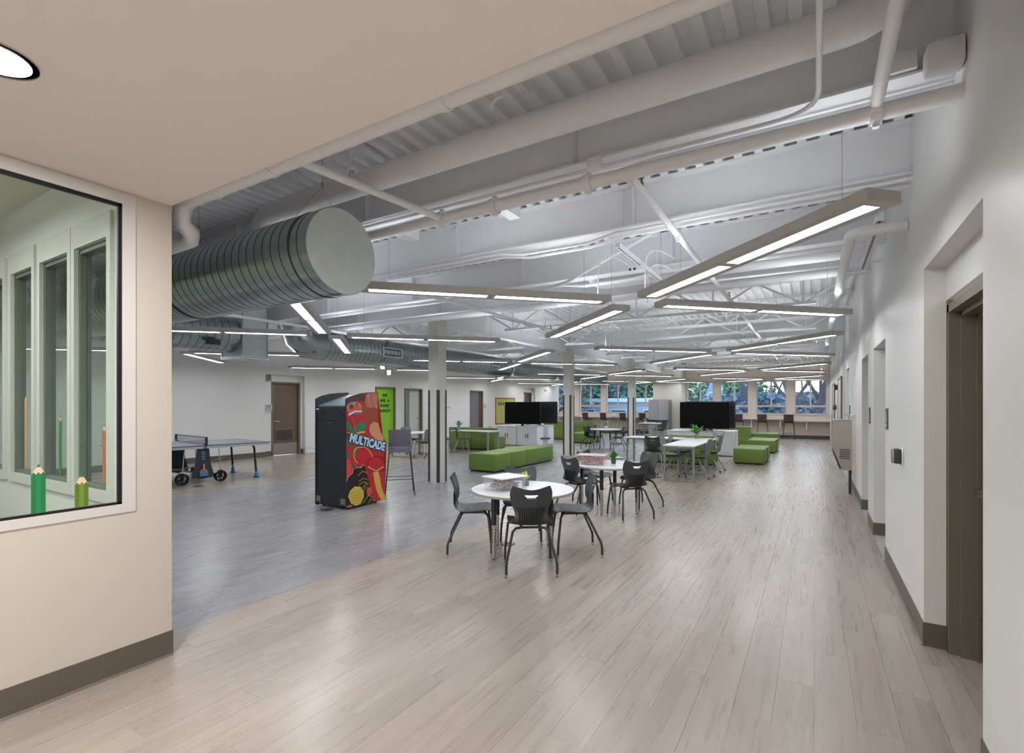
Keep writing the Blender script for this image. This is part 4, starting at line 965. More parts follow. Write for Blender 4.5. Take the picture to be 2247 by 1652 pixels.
# printed side artwork: flat colour shapes, no characters
S_ = 11.0125
ART = [mat('art_' + n_, c_, .35) for n_, c_ in (('brown', '#4b3d36'), ('red', '#b8242e'), ('coral', '#cf4b42'), ('rust', '#93432a'), ('tan', '#c9936a'), ('green', '#158058'), ('black', '#1d1918'), ('yellow', '#d8b354'), ('lemon', '#c2b245'), ('orange', '#c4683a'), ('white', '#d9dbe4'), ('blue', '#2a4f9a'), ('crimson', '#8f1a24'), ('steel', '#8f96a8'))]
AI = {n_: i for i, n_ in enumerate(('brown', 'red', 'coral', 'rust', 'tan', 'green', 'black', 'yellow', 'lemon', 'orange', 'white', 'blue', 'crimson', 'steel'))}
def P1(x, y): return side(700 + x / S_, 850 + y / S_)
def P2(x, y): return side(700 + x / S_, 980 + y / S_)
art = MB(); lay = [0]
def clip_poly(poly):
    # keep the print inside the panel outline (half-plane walk against its straight lower part and a height test above)
    out = []
    for (s, z) in poly: out.append((min(max(s, .004), edge(z)), min(max(z, .035), top_at(s))))
    return out
def interp(tab, q):
    for (a, b_), (c, d_) in zip(tab, tab[1:]):
        if a <= q <= c: return b_ + (d_ - b_) * (q - a) / max(1e-6, c - a)
    return tab[0][1] if q < tab[0][0] else tab[-1][1]
edt = sorted([(prof[i][1], prof[i][0]) for i in range(5, 13)]); tpt = sorted([(prof[i][0], prof[i][1]) for i in range(1, 6)])
def edge(z): return interp(edt, z) - .004
def top_at(s): return interp(tpt, s) - .004
def shape(poly, col, f=None):
    lay[0] += 1; x_ = .0005 + lay[0] * .00012; pts = clip_poly([(f(*q) if f else q) for q in poly]); art.m = AI[col]
    n = len(pts); cxm = (sum(a for a, c in pts) / n, sum(c for a, c in pts) / n)
    # ear clipping through bmesh keeps concave shapes right
    bm = bmesh.new(); vv = [bm.verts.new((x_, a, c)) for a, c in pts]
    try: fc = bm.faces.new(vv); bmesh.ops.triangulate(bm, faces=[fc])
    except Exception: bm.free(); return
    bm.verts.index_update(); art.add([tuple(v.co) for v in bm.verts], [tuple(v.index for v in g.verts) for g in bm.faces]); bm.free()
def ell(cx_, cy_, a, c, n=24, rot=0): return [(cx_ + a * math.cos(i * 2 * math.pi / n) * math.cos(rot) - c * math.sin(i * 2 * math.pi / n) * math.sin(rot), cy_ + a * math.cos(i * 2 * math.pi / n) * math.sin(rot) + c * math.sin(i * 2 * math.pi / n) * math.cos(rot)) for i in range(n)]
def ribbon(pts, w_):
    L1, L2 = [], []
    for i, p in enumerate(pts):
        a = pts[max(0, i - 1)]; c = pts[min(len(pts) - 1, i + 1)]; dx, dy = c[0] - a[0], c[1] - a[1]; l_ = math.hypot(dx, dy) or 1
        L1.append((p[0] - dy / l_ * w_, p[1] + dx / l_ * w_)); L2.append((p[0] + dy / l_ * w_, p[1] - dx / l_ * w_))
    return L1 + L2[::-1]
shape([(s, z) for s, z in [(.004, .035)] + [(a, c) for a, c in [(0.004, zt_)] + [prof[i] for i in range(2, 12)]] + [(prof[-1][0], .035)]], 'red')
shape([(640, 200), (900, 100), (1430, 100), (1430, 480), (1180, 520), (1060, 330), (900, 320), (760, 400), (640, 500)], 'brown', P1)
shape([(645, 700), (760, 720), (900, 900), (1000, 760), (1130, 640), (1250, 900), (1430, 1000), (1640, 1340), (650, 1340)], 'red', P1)
shape(ell(850, 500, 190, 150), 'orange', P1); shape(ell(850, 500, 190, 150)[12:24] + [(1000, 470), (850, 430), (700, 480)], 'steel', P1)
shape(ell(780, 465, 52, 62), 'crimson', P1); shape(ell(915, 430, 52, 60), 'coral', P1)
shape([(700, 640), (870, 560), (1040, 560), (1040, 620), (880, 625), (740, 710)], 'white', P1); shape([(730, 680), (880, 600), (1040, 590), (1040, 610), (885, 622), (755, 715)], 'blue', P1)
shape([(1040, 380), (1110, 300), (1220, 520), (1430, 480), (1430, 820), (1250, 900), (1160, 830), (1060, 700)], 'rust', P1)
shape([(1130, 160), (1400, 110), (1430, 200), (1430, 480), (1290, 490), (1180, 500), (1110, 380)], 'orange', P1)
for (a, c) in ((1190, 1215), (1330, 1355)): shape(ribbon([(a + 10, 140), (a - 5, 260), (a + 20, 380), (c + 40, 500)], 16), 'steel', P1)
for k in range(5): shape(ribbon([(1125, 210 + k * 60), (1270, 190 + k * 62), (1425, 175 + k * 66)], 2.5), 'rust', P1)
shape([(1230, 900), (1330, 830), (1430, 860), (1450, 960), (1490, 1080), (1560, 1220), (1540, 1310), (1390, 1270), (1260, 1150), (1210, 1040)], 'tan', P1)
shape([(645, 800), (720, 840), (840, 1010), (830, 1090), (740, 1080), (690, 960), (645, 960)], 'green', P1)
shape([(880, 940), (980, 820), (1080, 830), (1150, 1000), (1080, 1010), (1000, 1060), (890, 1110)], 'green', P1)
shape(ribbon([(900, 1120), (1000, 1085), (1110, 1072)], 20), 'yellow', P1); shape(ribbon([(645, 660), (760, 720), (850, 840), (870, 1000), (850, 1090)], 14), 'coral', P1)
shape([(645, 1300), (740, 1330), (720, 1420), (645, 1450)], 'green', P1); shape([(830, 1350), (915, 1370), (900, 1652), (850, 1652)], 'green', P1)
# lower half
shape([(650, 300), (720, 300), (830, 560), (800, 660), (650, 800)], 'coral', P2); shape([(830, 380), (900, 440), (880, 520), (820, 440)], 'green', P2)
shape([(645, 140), (740, 160), (770, 220), (690, 260), (645, 220)], 'green', P2)
zig = [(650, 850), (700, 760), (690, 740), (745, 720), (750, 690), (800, 690), (810, 650), (870, 640), (840, 560), (850, 530), (900, 560), (940, 490), (970, 520), (1040, 490), (1040, 430), (1100, 470), (1150, 640), (1180, 760), (1190, 900), (1260, 1180), (1340, 1340), (1000, 1420), (650, 1500)]
shape([(a - 8, c - 14) for a, c in zig], 'white', P2); shape(zig, 'black', P2)
shape(ribbon([(850, 80), (835, 220), (870, 340), (940, 395)], 10), 'yellow', P2); shape(ribbon([(850, 80), (930, 20), (1080, 5), (1180, 60), (1260, 170), (1310, 320)], 11), 'yellow', P2)
shape([(1150, 300), (1400, 210), (1590, 260), (1590, 700), (1200, 620), (1140, 420)], 'crimson', P2)
shape(ell(1370, 430, 205, 170), 'red', P2); shape(ribbon([(1180, 480), (1370, 590), (1560, 480)], 20), 'tan', P2)
shape([(1180, 620), (1590, 600), (1595, 1200), (1500, 1330), (1330, 1340), (1240, 1100)], 'red', P2)
for k in range(5): shape(ribbon([(1190 + k * 14, 740 + k * 130), (1250 + k * 14, 760 + k * 125), (1320 + k * 20, 730 + k * 130)], 4), 'crimson', P2); shape(ribbon([(1450 + k * 15, 740 + k * 100), (1520, 750 + k * 110), (1590, 690 + k * 110)], 4), 'crimson', P2)
cl = [(1300, 620), (1430, 600), (1470, 780), (1500, 960), (1540, 1080), (1595, 1200), (1590, 1300), (1500, 1310), (1440, 1180), (1380, 1040), (1330, 820)]
shape(cl, 'yellow', P2)
for k in range(17):
    f = k / 16; shape(ribbon([(1305 + 165 * f * f + 30 * f, 660 + 610 * f), (1370 + 150 * f * f + 40 * f, 670 + 600 * f), (1440 + 100 * f * f + 50 * f, 650 + 560 * f)], 3), 'orange', P2)
shape(ell(1205, 1080, 62, 105), 'orange', P2); shape(ell(1190, 1110, 45, 75), 'coral', P2)
for (a, c, d_, e_2) in ((930, 700, 1160, 630), (960, 830, 1180, 800), (960, 910, 1190, 890), (1050, 1000, 1180, 930), (1080, 1060, 1160, 1000), (1060, 1350, 1290, 1220), (1170, 1390, 1330, 1300)):
    shape(ribbon([(a, c), ((a + d_) / 2, min(c, e_2) - 40), (d_, e_2)], 7), 'lemon', P2)
shape([(690, 1200), (740, 1060), (850, 960), (990, 960), (1070, 1080), (1075, 1210), (1000, 1380), (880, 1450), (760, 1370)], 'lemon', P2)
for k in range(5): shape(ribbon([(720 + 20 * k, 1150 + 60 * k), (880, 1090 + 70 * k), (1050 - 10 * k, 1130 + 55 * k)], 5), 'orange', P2)
shape([(650, 1440), (760, 1400), (810, 1470), (650, 1510)], 'orange', P2)
# the band with the name
bandp = [(645, 1100), (760, 1100), (1640, 1335), (1600, 1545), (700, 1310), (645, 1250)]
shape([(a, c - 14) for a, c in bandp[:3]] + [(a, c + 14) for a, c in bandp[3:]], 'yellow', P1); shape(bandp, 'brown', P1)
art.obj('side_artwork', ART, t)
ca, cb = P1(715, 1210), P1(1590, 1450); ang = math.atan2(cb[1] - ca[1], cb[0] - ca[0]); mid = ((ca[0] + cb[0]) / 2, (ca[1] + cb[1]) / 2)
LBL = mat('logo_light', '#b9dff0', .3); LBD = mat('logo_dark', '#173a5c', .4)
Rm = (Matrix.Rotation(HP, 3, 'Z') @ Matrix.Rotation(HP, 3, 'X') @ Matrix.Rotation(ang, 3, 'Z')).to_euler()
W_t = math.dist(ca, cb)
for (m_, off, xx, nm) in ((LBD, .020, .0125, 'logo_outline'), (LBL, .0065, .0135, 'lettering')):
    o = text(nm, 'MULTICADE', .175, m_, t, (xx, mid[0], mid[1]), Rm, .0003, off)
    xs = [v.co.x for v in o.data.vertices]; k_ = W_t / (max(xs) - min(xs)) * (1.0 if nm != 'lettering' else .965)
    for v in o.data.vertices: v.co.x *= k_

# ------------------------------------------------------------------ stools
bs = make_barstool('bar_stool', SLATE, BLKM)
place(bs, (-1.95, 8.68), (.24, -.97), 'slate bar stool pulled up behind the arcade cabinet', 'bar stools')
bp_ = make_barstool('bar_stool', PLUM, BLKM); GS = 'plum bar stools along the window counter'
for k, u in enumerate((1288, 1327, 1370, 1413, 1621, 1673, 1731)):
    x_ = x_on_y(u, 25.25)
    place(bp_, (x_, 25.25), (.25 if k < 4 else .03, 1), 'plum bar stool at the window counter, %s from the left' % ('first', 'second', 'third', 'fourth by the fridge', 'fifth just past the television', 'sixth', 'seventh and last')[k], GS, True)
b = MB(); b.bb(-12.9, -6.83, 25.62, YE - .01, .845, .875); o = tag(b.obj('window_counter', mat('counter_laminate', '#b9b0a7', .4)), 'long pale counter under the left group of windows', 'counter')
for x_ in (-12.5, -11, -9.5, -8): MB().bb(x_ - .02, x_ + .02, 25.7, YE - .01, .60, .845).obj('bracket', WHITE, o)
b = MB(); b.bb(-5.52, -.75, 25.62, YE - .01, .845, .875); o = tag(b.obj('window_counter', MATS['counter_laminate']), 'long pale counter under the right group of windows', 'counter')
for x_ in (-5, -3.7, -2.5, -1.3): MB().bb(x_ - .02, x_ + .02, 25.7, YE - .01, .45, .845).obj('bracket', WHITE, o)
b = MB(); b.bb(-.74, XR - .01, 25.62, YE - .01, .775, .805); o = tag(b.obj('window_counter', MATS['counter_laminate']), 'short lower counter in the corner beside the doorway wall', 'counter')
MB().bb(-.3, -.26, 25.7, YE - .01, .40, .775).obj('bracket', WHITE, o)
for k, (x_, w2) in enumerate(((-9.3, 'left'), (-2.0, 'right'))):
    b = MB(); b.rbox((x_, YE - .03, .97), (.28, .05, .10), .006); tag(b.obj('outlet_box', CABW), 'white outlet box on the window wall above the %s counter' % w2, 'outlet')
# ------------------------------------------------------------------ desks, chairs, plants on the right
GD = 'white tables with silver loop legs'
loop_table('white loop-leg table nearest us with two green-seat chairs', -2.31, 10.86, HP, 1.28, .62, .73, GD)
loop_table('white loop-leg table second in the lengthwise run, plant on it', -2.31, 12.18, HP, 1.28, .62, .73, GD)
loop_table('white loop-leg table set crosswise before the green sofa', -3.36, 12.52, 0, 1.42, .62, .73, GD)
gc = make_chair('padded_chair', GREYP, SILV, GREEN, True); GG = 'grey chairs with green seat pads'
place(gc, (3.96, 10.58), (-.81, .585), 'grey chair with green pad, right side of the nearest loop-leg table', GG)
place(gc, (4.63, 11.62), (-.81, .585), 'grey chair with green pad, right side at the plant end', GG)
place(gc, (3.51, 10.93), (.83, -.56), 'grey chair with green pad, left side of the nearest loop-leg table', GG)
gd = make_chair('padded_chair', GREYP, SILV, CHAR, True)
place(gd, (3.95, 11.75), (.83, -.56), 'grey chair with dark pad on the left of the second table', 'grey chairs with dark pads')
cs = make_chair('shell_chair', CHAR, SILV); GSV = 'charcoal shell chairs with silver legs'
place(cs, (3.35, 11.75), (.45, .89), 'charcoal shell chair with silver legs backing us at the crosswise table', GSV)
p = (-2.42, 12.60); plant('ferny plant in a grey pot on the second loop-leg table', p[0], p[1], .731, mat('pot_concrete', '#8c8a88', .8), .055, .10, LEAF, 'fern', 46, .33)
sofa('green modular sofa behind the crosswise table, back toward us', -3.05, 13.75, 0.0, 1.75, .80, .40, .74, 2)
for (xa, xb, ya, yb, l_, g_) in ((-6.87, -6.12, 9.40, 10.12, 'green ottoman nearest the first pillar, start of the bench row', 'green bench row'), (-6.87, -6.12, 10.13, 10.85, 'green ottoman in the middle of the bench row', 'green bench row'), (-6.87, -6.12, 10.86, 12.32, 'double-length green ottoman ending the bench row', 'green bench row'),
        (-1.81, -1.07, 14.15, 14.90, 'green ottoman nearest us right of the white cabinets', 'green ottomans by the aisle'), (-1.81, -1.05, 14.91, 15.62, 'green ottoman touching the back of the aisle-side one', 'green ottomans by the aisle'),
        (-1.85, -1.05, 17.7, 18.45, 'green ottoman midway down the aisle, front one of two', 'green ottomans by the aisle'), (-1.83, -1.02, 18.46, 19.25, 'green ottoman midway down the aisle, rear one of two', 'green ottomans by the aisle'),
        (-2.05, -1.20, 21.8, 23.1, 'farthest green ottoman by the aisle, before the bar stools', 'green ottomans by the aisle'), (-8.45, -7.6, 18.35, 19.8, 'green ottoman left of the second pillar before far sofa', 'green far ottomans')):
    ottoman(l_, xa, xb, ya, yb, g_, .42 if xa < -6 and ya < 13 else .40)
sofa('green modular sofa behind the right televisions', -3.0, 19.2, 0, 2.3, .80, .40, .78, 3)
sofa('green modular sofa beyond the second pillar near the windows', -9.2, 20.3, 0, 2.3, .85, .42, .80, 3)
sofa('green modular sofa behind the left loop-leg table', -10.1, 14.35, .10, 1.8, .85, .42, .75, 2)
# media cabinets back to back, with televisions
cabinet('white two-door cabinet, left front of the right-hand media group', -3.5, 16.25, 0, .95, .50); cabinet('white two-door cabinet, right front of the right-hand media group', -2.53, 16.25, 0, .95, .50)
cabinet('white two-door cabinet, rear left of the right-hand media group', -3.5, 17.0, math.pi, .95, .50); cabinet('white two-door cabinet, rear right of the right-hand media group', -2.53, 17.0, math.pi, .95, .50)
cabinet('white two-door cabinet, left front of the left-hand media group', -9.98, 16.35, 0, .86, .50); cabinet('white two-door cabinet, right front of the left-hand media group', -9.10, 16.35, 0, .86, .50)
cabinet('white two-door cabinet, rear left of the left-hand media group', -9.98, 17.25, math.pi, .86, .50, .74); cabinet('white two-door cabinet, rear right of the left-hand media group', -9.10, 17.25, math.pi, .86, .50, .74)
tv('large black television facing us on the right white cabinets', -2.90, 16.3, .731, .10, 1.45, .82); tv('large television behind the right one, facing the windows', -2.85, 17.0, .731, math.pi, 1.50, .84)
tv('large black television facing us on the left white cabinets', -9.45, 16.38, .731, .12, 1.46, .84); tv('dark television behind the left one, facing the windows', -9.15, 17.25, .741, math.pi + .1, 1.46, .84)
b = MB()
for k in range(3):
    pts = [(-2.45 + .16 * math.cos(a) * (1 - .15 * k) + .02 * k, 15.995 - .004 * k, .66 + .06 * math.sin(a) * (1 + .2 * k)) for a in [i * math.pi / 8 + math.pi for i in range(9)]]
    b.tube([(pts[0][0], 16.05, .736)] + [(pts[0][0], 15.99, .733)] + pts[1:-1] + [(pts[-1][0], 15.99, .733), (pts[-1][0], 16.05, .736)], .004, 5)
b.tube([(-3.2, 16.10, .738), (-2.9, 16.12, .738), (-2.6, 16.08, .738)], .008, 5); b.tube([(-3.1, 16.14, .738), (-2.8, 16.09, .738), (-2.3, 16.07, .738)], .006, 5)
tag(b.obj('cable_tangle', BLACK), 'tangle of dark cables drooping over right cabinet front', 'cable')
# left-hand tables
loop_table('white loop-leg table behind the first pillar with sage plant', -9.42, 13.27, 0, 1.5, .66, .70, GD)
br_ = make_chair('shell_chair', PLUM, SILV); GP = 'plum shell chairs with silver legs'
place(br_, (-9.55, 12.75), (.85, .55), 'plum shell chair with silver legs before the sage plant table', GP, True)
place(br_, (-10.15, 12.55), (.85, .55), 'plum shell chair half hidden by the first pillar', GP, True)
plant('small sage plant in grey pot on the table behind first pillar', -9.95, 13.1, .701, mat('pot_blue_grey', '#7d8a90', .7), .07, .12, LEAF2, 'sprig', 40, .22)
loop_table('white loop-leg table between the cabinet stool and first pillar', -10.35, 11.45, HP, 1.3, .8, .70, GD)
place(gc, (-9.80, 11.25), (-1, .15), 'grey chair with green pad left of the first pillar', GG, True)
place(gd, (-10.95, 11.85), (1, -.25), 'grey chair with dark pad behind the slate bar stool', 'grey chairs with dark pads', True)
place(gd, (-10.4, 12.3), (.1, -1), 'grey chair with dark pad at the far end, left pillar table', 'grey chairs with dark pads', True)
# middle round table group
T3 = W(3.20, 17.15); round_table('round white table between second and third pillars', T3[0], T3[1], .70, .53, [(-.28, -.28), (.28, -.28), (.28, .28), (-.28, .28)])
place(ch, (2.70, 17.15), (.85, .5), 'charcoal shell chair left of the round table between pillars', GA)
place(ch, (3.56, 16.75), (-.85, .35), 'charcoal shell chair right of the round table between pillars', GA)
place(ch, (2.98, 17.85), (.4, -.9), 'charcoal shell chair behind the round table between pillars', GA)
plant('small pale plant in white pot on the round table between pillars', T3[0], T3[1] + .05, .701, CABW, .06, .10, LEAF2, 'sprig', 34, .2)
def wobble(lab, x_, y_):
    r = thing('wobble_stool', lab, 'stool', (x_, y_, 0), 0, 'white wobble stools')
    MB().lathe([(.10, 0), (.17, .012), (.19, .028), (.10, .045), (.05, .07), (.045, .09)], n=28).obj('rocking_base', CABW, r)
    MB().lathe([(.045, .08), (.045, .35), (.055, .38)], n=20).obj('stem', CABW, r); MB().lathe([(.06, .37), (.16, .40), (.165, .415)], n=28).obj('seat_shell', CABW, r); MB().lathe([(.165, .412), (.178, .425), (.175, .445), (.15, .455)], n=28).obj('seat_cushion', mat('cushion_grey', '#55585c', .6) if 'cushion_grey' not in MATS else MATS['cushion_grey'], r); return r
wobble('white wobble stool behind the second round table', -4.84, 13.8); wobble('white wobble stool in front of the left media cabinets', -7.55, 14.6)
# far square table by the fridge
loop_table('far white table in front of the fridge with small plant', -6.15, 21.9, 0, .85, .75, .73, GD)
gk = make_chair('padded_chair', CHAR, SILV, GREEN, True); GK = 'black chairs with green pads by the fridge'
place(gk, (-6.62, 21.5), (.85, .6), 'black chair with green pad, left of the fridge table', GK, True); place(gk, (-5.72, 22.0), (-.9, .4), 'black chair with green pad, right of the fridge table', GK, True); place(gk, (-6.0, 22.6), (-.1, -1), 'black chair with green pad, behind the fridge table', GK, True)
plant('small plant in a white pot on the fridge table', -6.35, 21.8, .731, CABW, .05, .09, LEAF2, 'sprig', 26, .17)
# fridge
t = thing('fridge', 'tall steel four-door fridge in front of the window pier', 'fridge', (-6.38, 24.42, 0), 0); FRS = mat('fridge_steel', '#a9a8aa', .35, .55); SIDEF = mat('fridge_side', '#6f7072', .5, .2)
MB().bb(-.455, .455, -.30, .37, .03, 1.76).obj('body', SIDEF, t)
for sx in (-1, 1):
    a, c = (-.455, -.006) if sx < 0 else (.006, .455)
    MB().bb(a, c, -.36, -.303, .80, 1.78).obj('door', FRS, t); MB().bb(a, c, -.36, -.303, .04, .72).obj('door', FRS, t)
    MB().bb(a + .03, c - .03, -.364, -.36, .69, .70).obj('handle', BLKM, t)
MB().bb(-.455, .455, -.34, -.303, .72, .80).obj('handle_recess', BLACK, t)
for sx in (-1, 1): MB().bb(sx * .38 - .03, sx * .38 + .03, -.28, .33, 0, .03).obj('foot', BLACK, t)
# ------------------------------------------------------------------ ping-pong table
pc = W(-6.557, 10.17); rz = ang_cam(.62, .785)
t = thing('ping_pong_table', 'grey outdoor ping-pong table with black net near far left wall', 'table', (pc[0], pc[1], 0), rz)
TG = mat('tabletop_grey', '#70767f', .4); FRM = mat('frame_silver', '#b9bcc4', .35, .2); BLUE = mat('foot_blue', '#2f86b4', .45); PNL = mat('support_panel', '#2e3440', .45); HL = 1.27
for sy in (-1, 1):
    o = MB().bb(-.7625, .7625, sy * .006, sy * HL, .735, .76).obj('table_half', TG, t)
    b = MB()
    for (a, c, d_, e_2) in ((-.7625, -.7425, .006, HL), (.7425, .7625, .006, HL), (-.003, .003, .006, HL), (-.7425, .7425, HL - .02, HL)): b.bb(a, c, sy * d_, sy * e_2, .760, .7612)
    b.obj('white_line', LAMW, o)
    b = MB(); b.bb(.7425, .7575, sy * .02, sy * (HL - .02), .69, .734); b.bb(-.7575, -.7425, sy * .02, sy * (HL - .02), .69, .734); b.bb(-.74, .74, sy * (HL - .035), sy * (HL - .02), .69, .734); b.obj('apron', FRM, t)
    for sx in (-1, 1):
        lg = MB().tube([(sx * .55, sy * .98, .70), (sx * .56, sy * 1.02, .64), (sx * .57, sy * 1.06, .12)], .022, 10).obj('leg', BLKM, t)
        MB().lathe([(.034, .012), (.040, .02), (.030, .12), (.024, .13)], (sx * .57, sy * 1.065, 0), 14).obj('foot_sleeve', BLUE, lg); MB().lathe([(.06, 0), (.06, .012)], (sx * .57, sy * 1.065, 0), 16).obj('foot', BLACK, lg)
        MB().tube([(sx * .57, sy * 1.045, .42), (sx * .55, sy * .34, .22)], .006, 6).obj('brace', FRM, t)
        MB().tube([(sx * .62, sy * .30, .70), (sx * .60, sy * .34, .21)], .009, 6).obj('brace', FRM, t)
        for dd in (-.035, .035):
            q = MB(); q.lathe([(.085, -.014), (.105, -.016), (.112, -.008), (.112, .008), (.105, .016), (.085, .014)], n=24, cap=False)
            q.lathe([(.02, -.02), (.02, .02)], n=12)
            for j in range(5):
                a = j * 2 * math.pi / 5; q.tube([(0.015 * math.cos(a), .015 * math.sin(a), 0), (.09 * math.cos(a), .09 * math.sin(a), 0)], .010, 5)
            wh = q.obj('wheel', BLACK, t); wh.location = (sx * .60 + dd, sy * .34, .113); wh.rotation_euler = (0, HP, 0)
        MB().bb(sx * .60 - .012, sx * .60 + .012, sy * .34 - .02, sy * .34 + .02, .12, .23).obj('wheel_fork', BLACK, t)
for sx in (-1, 1):
    x_ = sx * .66
    MB().prism([(-.10, .70), (.10, .70), (.13, .40), (.19, .16), (.17, .12), (0, .10), (-.17, .12), (-.19, .16), (-.13, .40)], x_ - .02, x_ + .02, 'x').obj('support_panel', PNL, t)
    for k in range(4):
        MB().tube([(x_ + sx * .022, -.03 + .06 * j / 4, .63 - k * .045 - .02 * math.sin(j * math.pi / 4)) for j in range(5)], .006, 5).obj('ball_slot', FRM, t)
    MB().bb(x_ + sx * .06, x_ + sx * .11, -.02, .03, .70, .80).obj('net_bracket', BLUE, t); MB().bb(sx * .80 - .012, sx * .80 + .012, -.012, .03, .74, .915).obj('net_post', BLKM, t)
    for sy in (-1, 1): MB().tube([(sx * .60, 0, .17), (sx * .60, sy * .34, .20)], .016, 8).obj('lower_rail', FRM, t)
MB().tube([(-.60, 0, .17), (.60, 0, .17)], .022, 8).obj('cross_rail', FRM, t)
NET = glassy('net_mesh', (.86, .86, .87), .9, .15); MB().bb(-.80, .80, -.001, .001, .775, .90).obj('net', NET, t)
b = MB(); b.tube([(-.80, 0, .908), (.80, 0, .908)], .008, 6); b.tube([(-.80, 0, .80), (-.5, 0, .772), (.5, 0, .772), (.80, 0, .80)], .005, 6); b.obj('net_tape', BLKM, t)
q = W(*( -6.557 + .785 * .70, 10.17 - .62 * .70))
pr = thing('paddle', 'orange-red ping-pong paddle with blue holder on the table support', 'paddle', (q[0], q[1], .20), rz)
o = MB().lathe([(.075, 0), (.078, .004), (.075, .008)], n=24).obj('blade', mat('paddle_red', '#cf5a48', .5), pr); o.rotation_euler = (0, HP, 0); o.location = (-.004, 0, .02)
MB().bb(-.002, .012, -.012, .012, .08, .19).obj('handle', mat('paddle_wood', '#c8a070', .6), pr)
o = MB().prism([(-.075, -.045), (.075, -.045), (.07, .02), (.03, .035), (-.03, .035), (-.07, .02)], .008, .018, 'x').obj('holder', BLUE, pr)
# floor boxes
for k, ((u, v), lab, r_) in enumerate((((1114, 1193), 'dark round floor box beneath the nearest round table', .085), ((717, 1118.8), 'dark round floor box behind the arcade cabinet', .10), ((435.6, 1066.6), 'dark round floor box beside the ping-pong table', .10), ((1442.6, 1047.3), 'dark round floor box beside the loop-leg tables', .10), ((910, 1004.5), 'dark round floor box left of the first pillar', .10))):
    p = at_z(u, v, 0); t = thing('floor_box', lab, 'floor box', (p[0], p[1], 0), 0, 'round floor boxes')
    MB().lathe([(r_, 0), (r_, .003), (r_ * .92, .006), (r_ * .9, .006)], n=28).obj('cover', mat('floor_box_metal', '#45464a', .4, .5) if 'floor_box_metal' not in MATS else MATS['floor_box_metal'], t)
    MB().lathe([(r_ * .72, .0062), (r_ * .72, .0072), (r_ * .64, .0072), (r_ * .64, .0062)], n=24, cap=False).obj('ring', STEELB, t); MB().bb(-.03, .03, -.012, .012, .006, .008).obj('latch', BLACK, t)
# ------------------------------------------------------------------ signs and wall devices
SIGN = mat('sign_plate', '#aeb2b8', .4); SIGND = mat('sign_dark', '#4f535b', .4)
def lsign(s, z, w_, h_, txt, lab, dark=False):
    p = lpt(s, .002); t = thing('room_sign', lab, 'sign', (p[0], p[1], z), LROT, 'small room signs')
    MB().bb(-w_ / 2, w_ / 2, -.008, 0, -h_ / 2, h_ / 2).obj('plate', SIGND if dark else SIGN, t)
    if txt: text('lettering', txt, h_ * .42, INK if not dark else LAMW, t, (0, -.009, h_ * .15), (HP, 0, 0), .0005, .002)
    MB().bb(-w_ * .4, w_ * .4, -.0095, -.008, -h_ * .36, -h_ * .16).obj('braille_strip', STEELB, t)
lsign(2.50, 1.45, .22, .19, '213', 'room sign reading 213 beside the louvered wooden door')
lsign(9.12, 1.47, .20, .19, '', 'grey room sign beside the open doorway'); lsign(13.03, 1.48, .20, .19, '', 'grey room sign beside the slate-coloured door')
# pictogram signs on the doorway wall
def rsign(y, z, w_, h_, lab):
    t = thing('restroom_sign', lab, 'sign', (XR - .001, y, z), -HP, 'dark signs on doorway wall')
    MB().bb(-w_ / 2, w_ / 2, -.010, 0, -h_ / 2, h_ / 2).obj('plate', SIGND, t)
    q = MB(); q.bb(-w_ * .3, w_ * .3, -.0115, -.010, -h_ * .38, -h_ * .25); q.bb(-.018, .018, -.0115, -.01, -.03, .035); q.bb(-.012, .012, -.0115, -.01, .042, .062); q.obj('pictogram', LAMW, t)
rsign(5.97, 1.41, .15, .20, 'dark pictogram sign on the doorway wall before the first opening'); rsign(7.72, 1.41, .13, .20, 'dark pictogram sign on the doorway wall between the two openings'); rsign(11.8, 1.42, .15, .22, 'dark sign on the doorway wall past the water cooler')
t = thing('door_push_button', 'square steel door push button on a white wall plate', 'button', (XR, 5.02, 1.135), -HP)
MB().rbox((0, -.006, 0), (.115, .012, .15), .005, 1).obj('wall_plate', CABW, t); MB().rbox((0, -.035, 0), (.105, .048, .115), .010, 2).obj('box', SEAMM, t); MB().rbox((0, -.064, 0), (.10, .012, .11), .005, 2).obj('button', STEELB, t)
# water cooler
t = thing('water_cooler', 'stainless wall-mounted water cooler with louvered side on doorway wall', 'water cooler', (XR, 10.3, 0), 0)
def yb_(b, poly, a, c, nm, m_): return b.prism(poly, a, c, 'y').obj(nm, m_, t)
yb_(MB(), [(-.33, 1.27), (-.05, 1.27), (-.05, .42), (-.19, .42), (-.33, .80)], 0, .62, 'body', STEELB)
yb_(MB(), [(-.05, 1.36), (0, 1.38), (0, .36), (-.05, .36)], -.02, .66, 'back_plate', mat('cooler_plate', '#c9c9c6', .35, .3))
lf = MB().bb(-.235, -.07, -.006, 0, .60, .80).obj('louver_frame', STEELB, t)
for k in range(6): MB().bb(-.225, -.08, -.012, -.005, .615 + k * .03, .630 + k * .03).obj('slat', SEAMM, lf)
MB().bb(-.09, -.05, .10, .16, 0, .42).obj('support_post', SEAMM, t)
MB().rbox((-.19, .31, 1.28), (.26, .5, .02), .008, 2).obj('basin_rim', CHROME, t); MB().tube([(-.08, .31, 1.27), (-.08, .31, 1.36), (-.14, .31, 1.37)], .012, 8).obj('spout', CHROME, t)
t = thing('water_cooler', 'lower black-sided water cooler unit just beyond the stainless one', 'water cooler', (XR, 11.1, 0), 0)
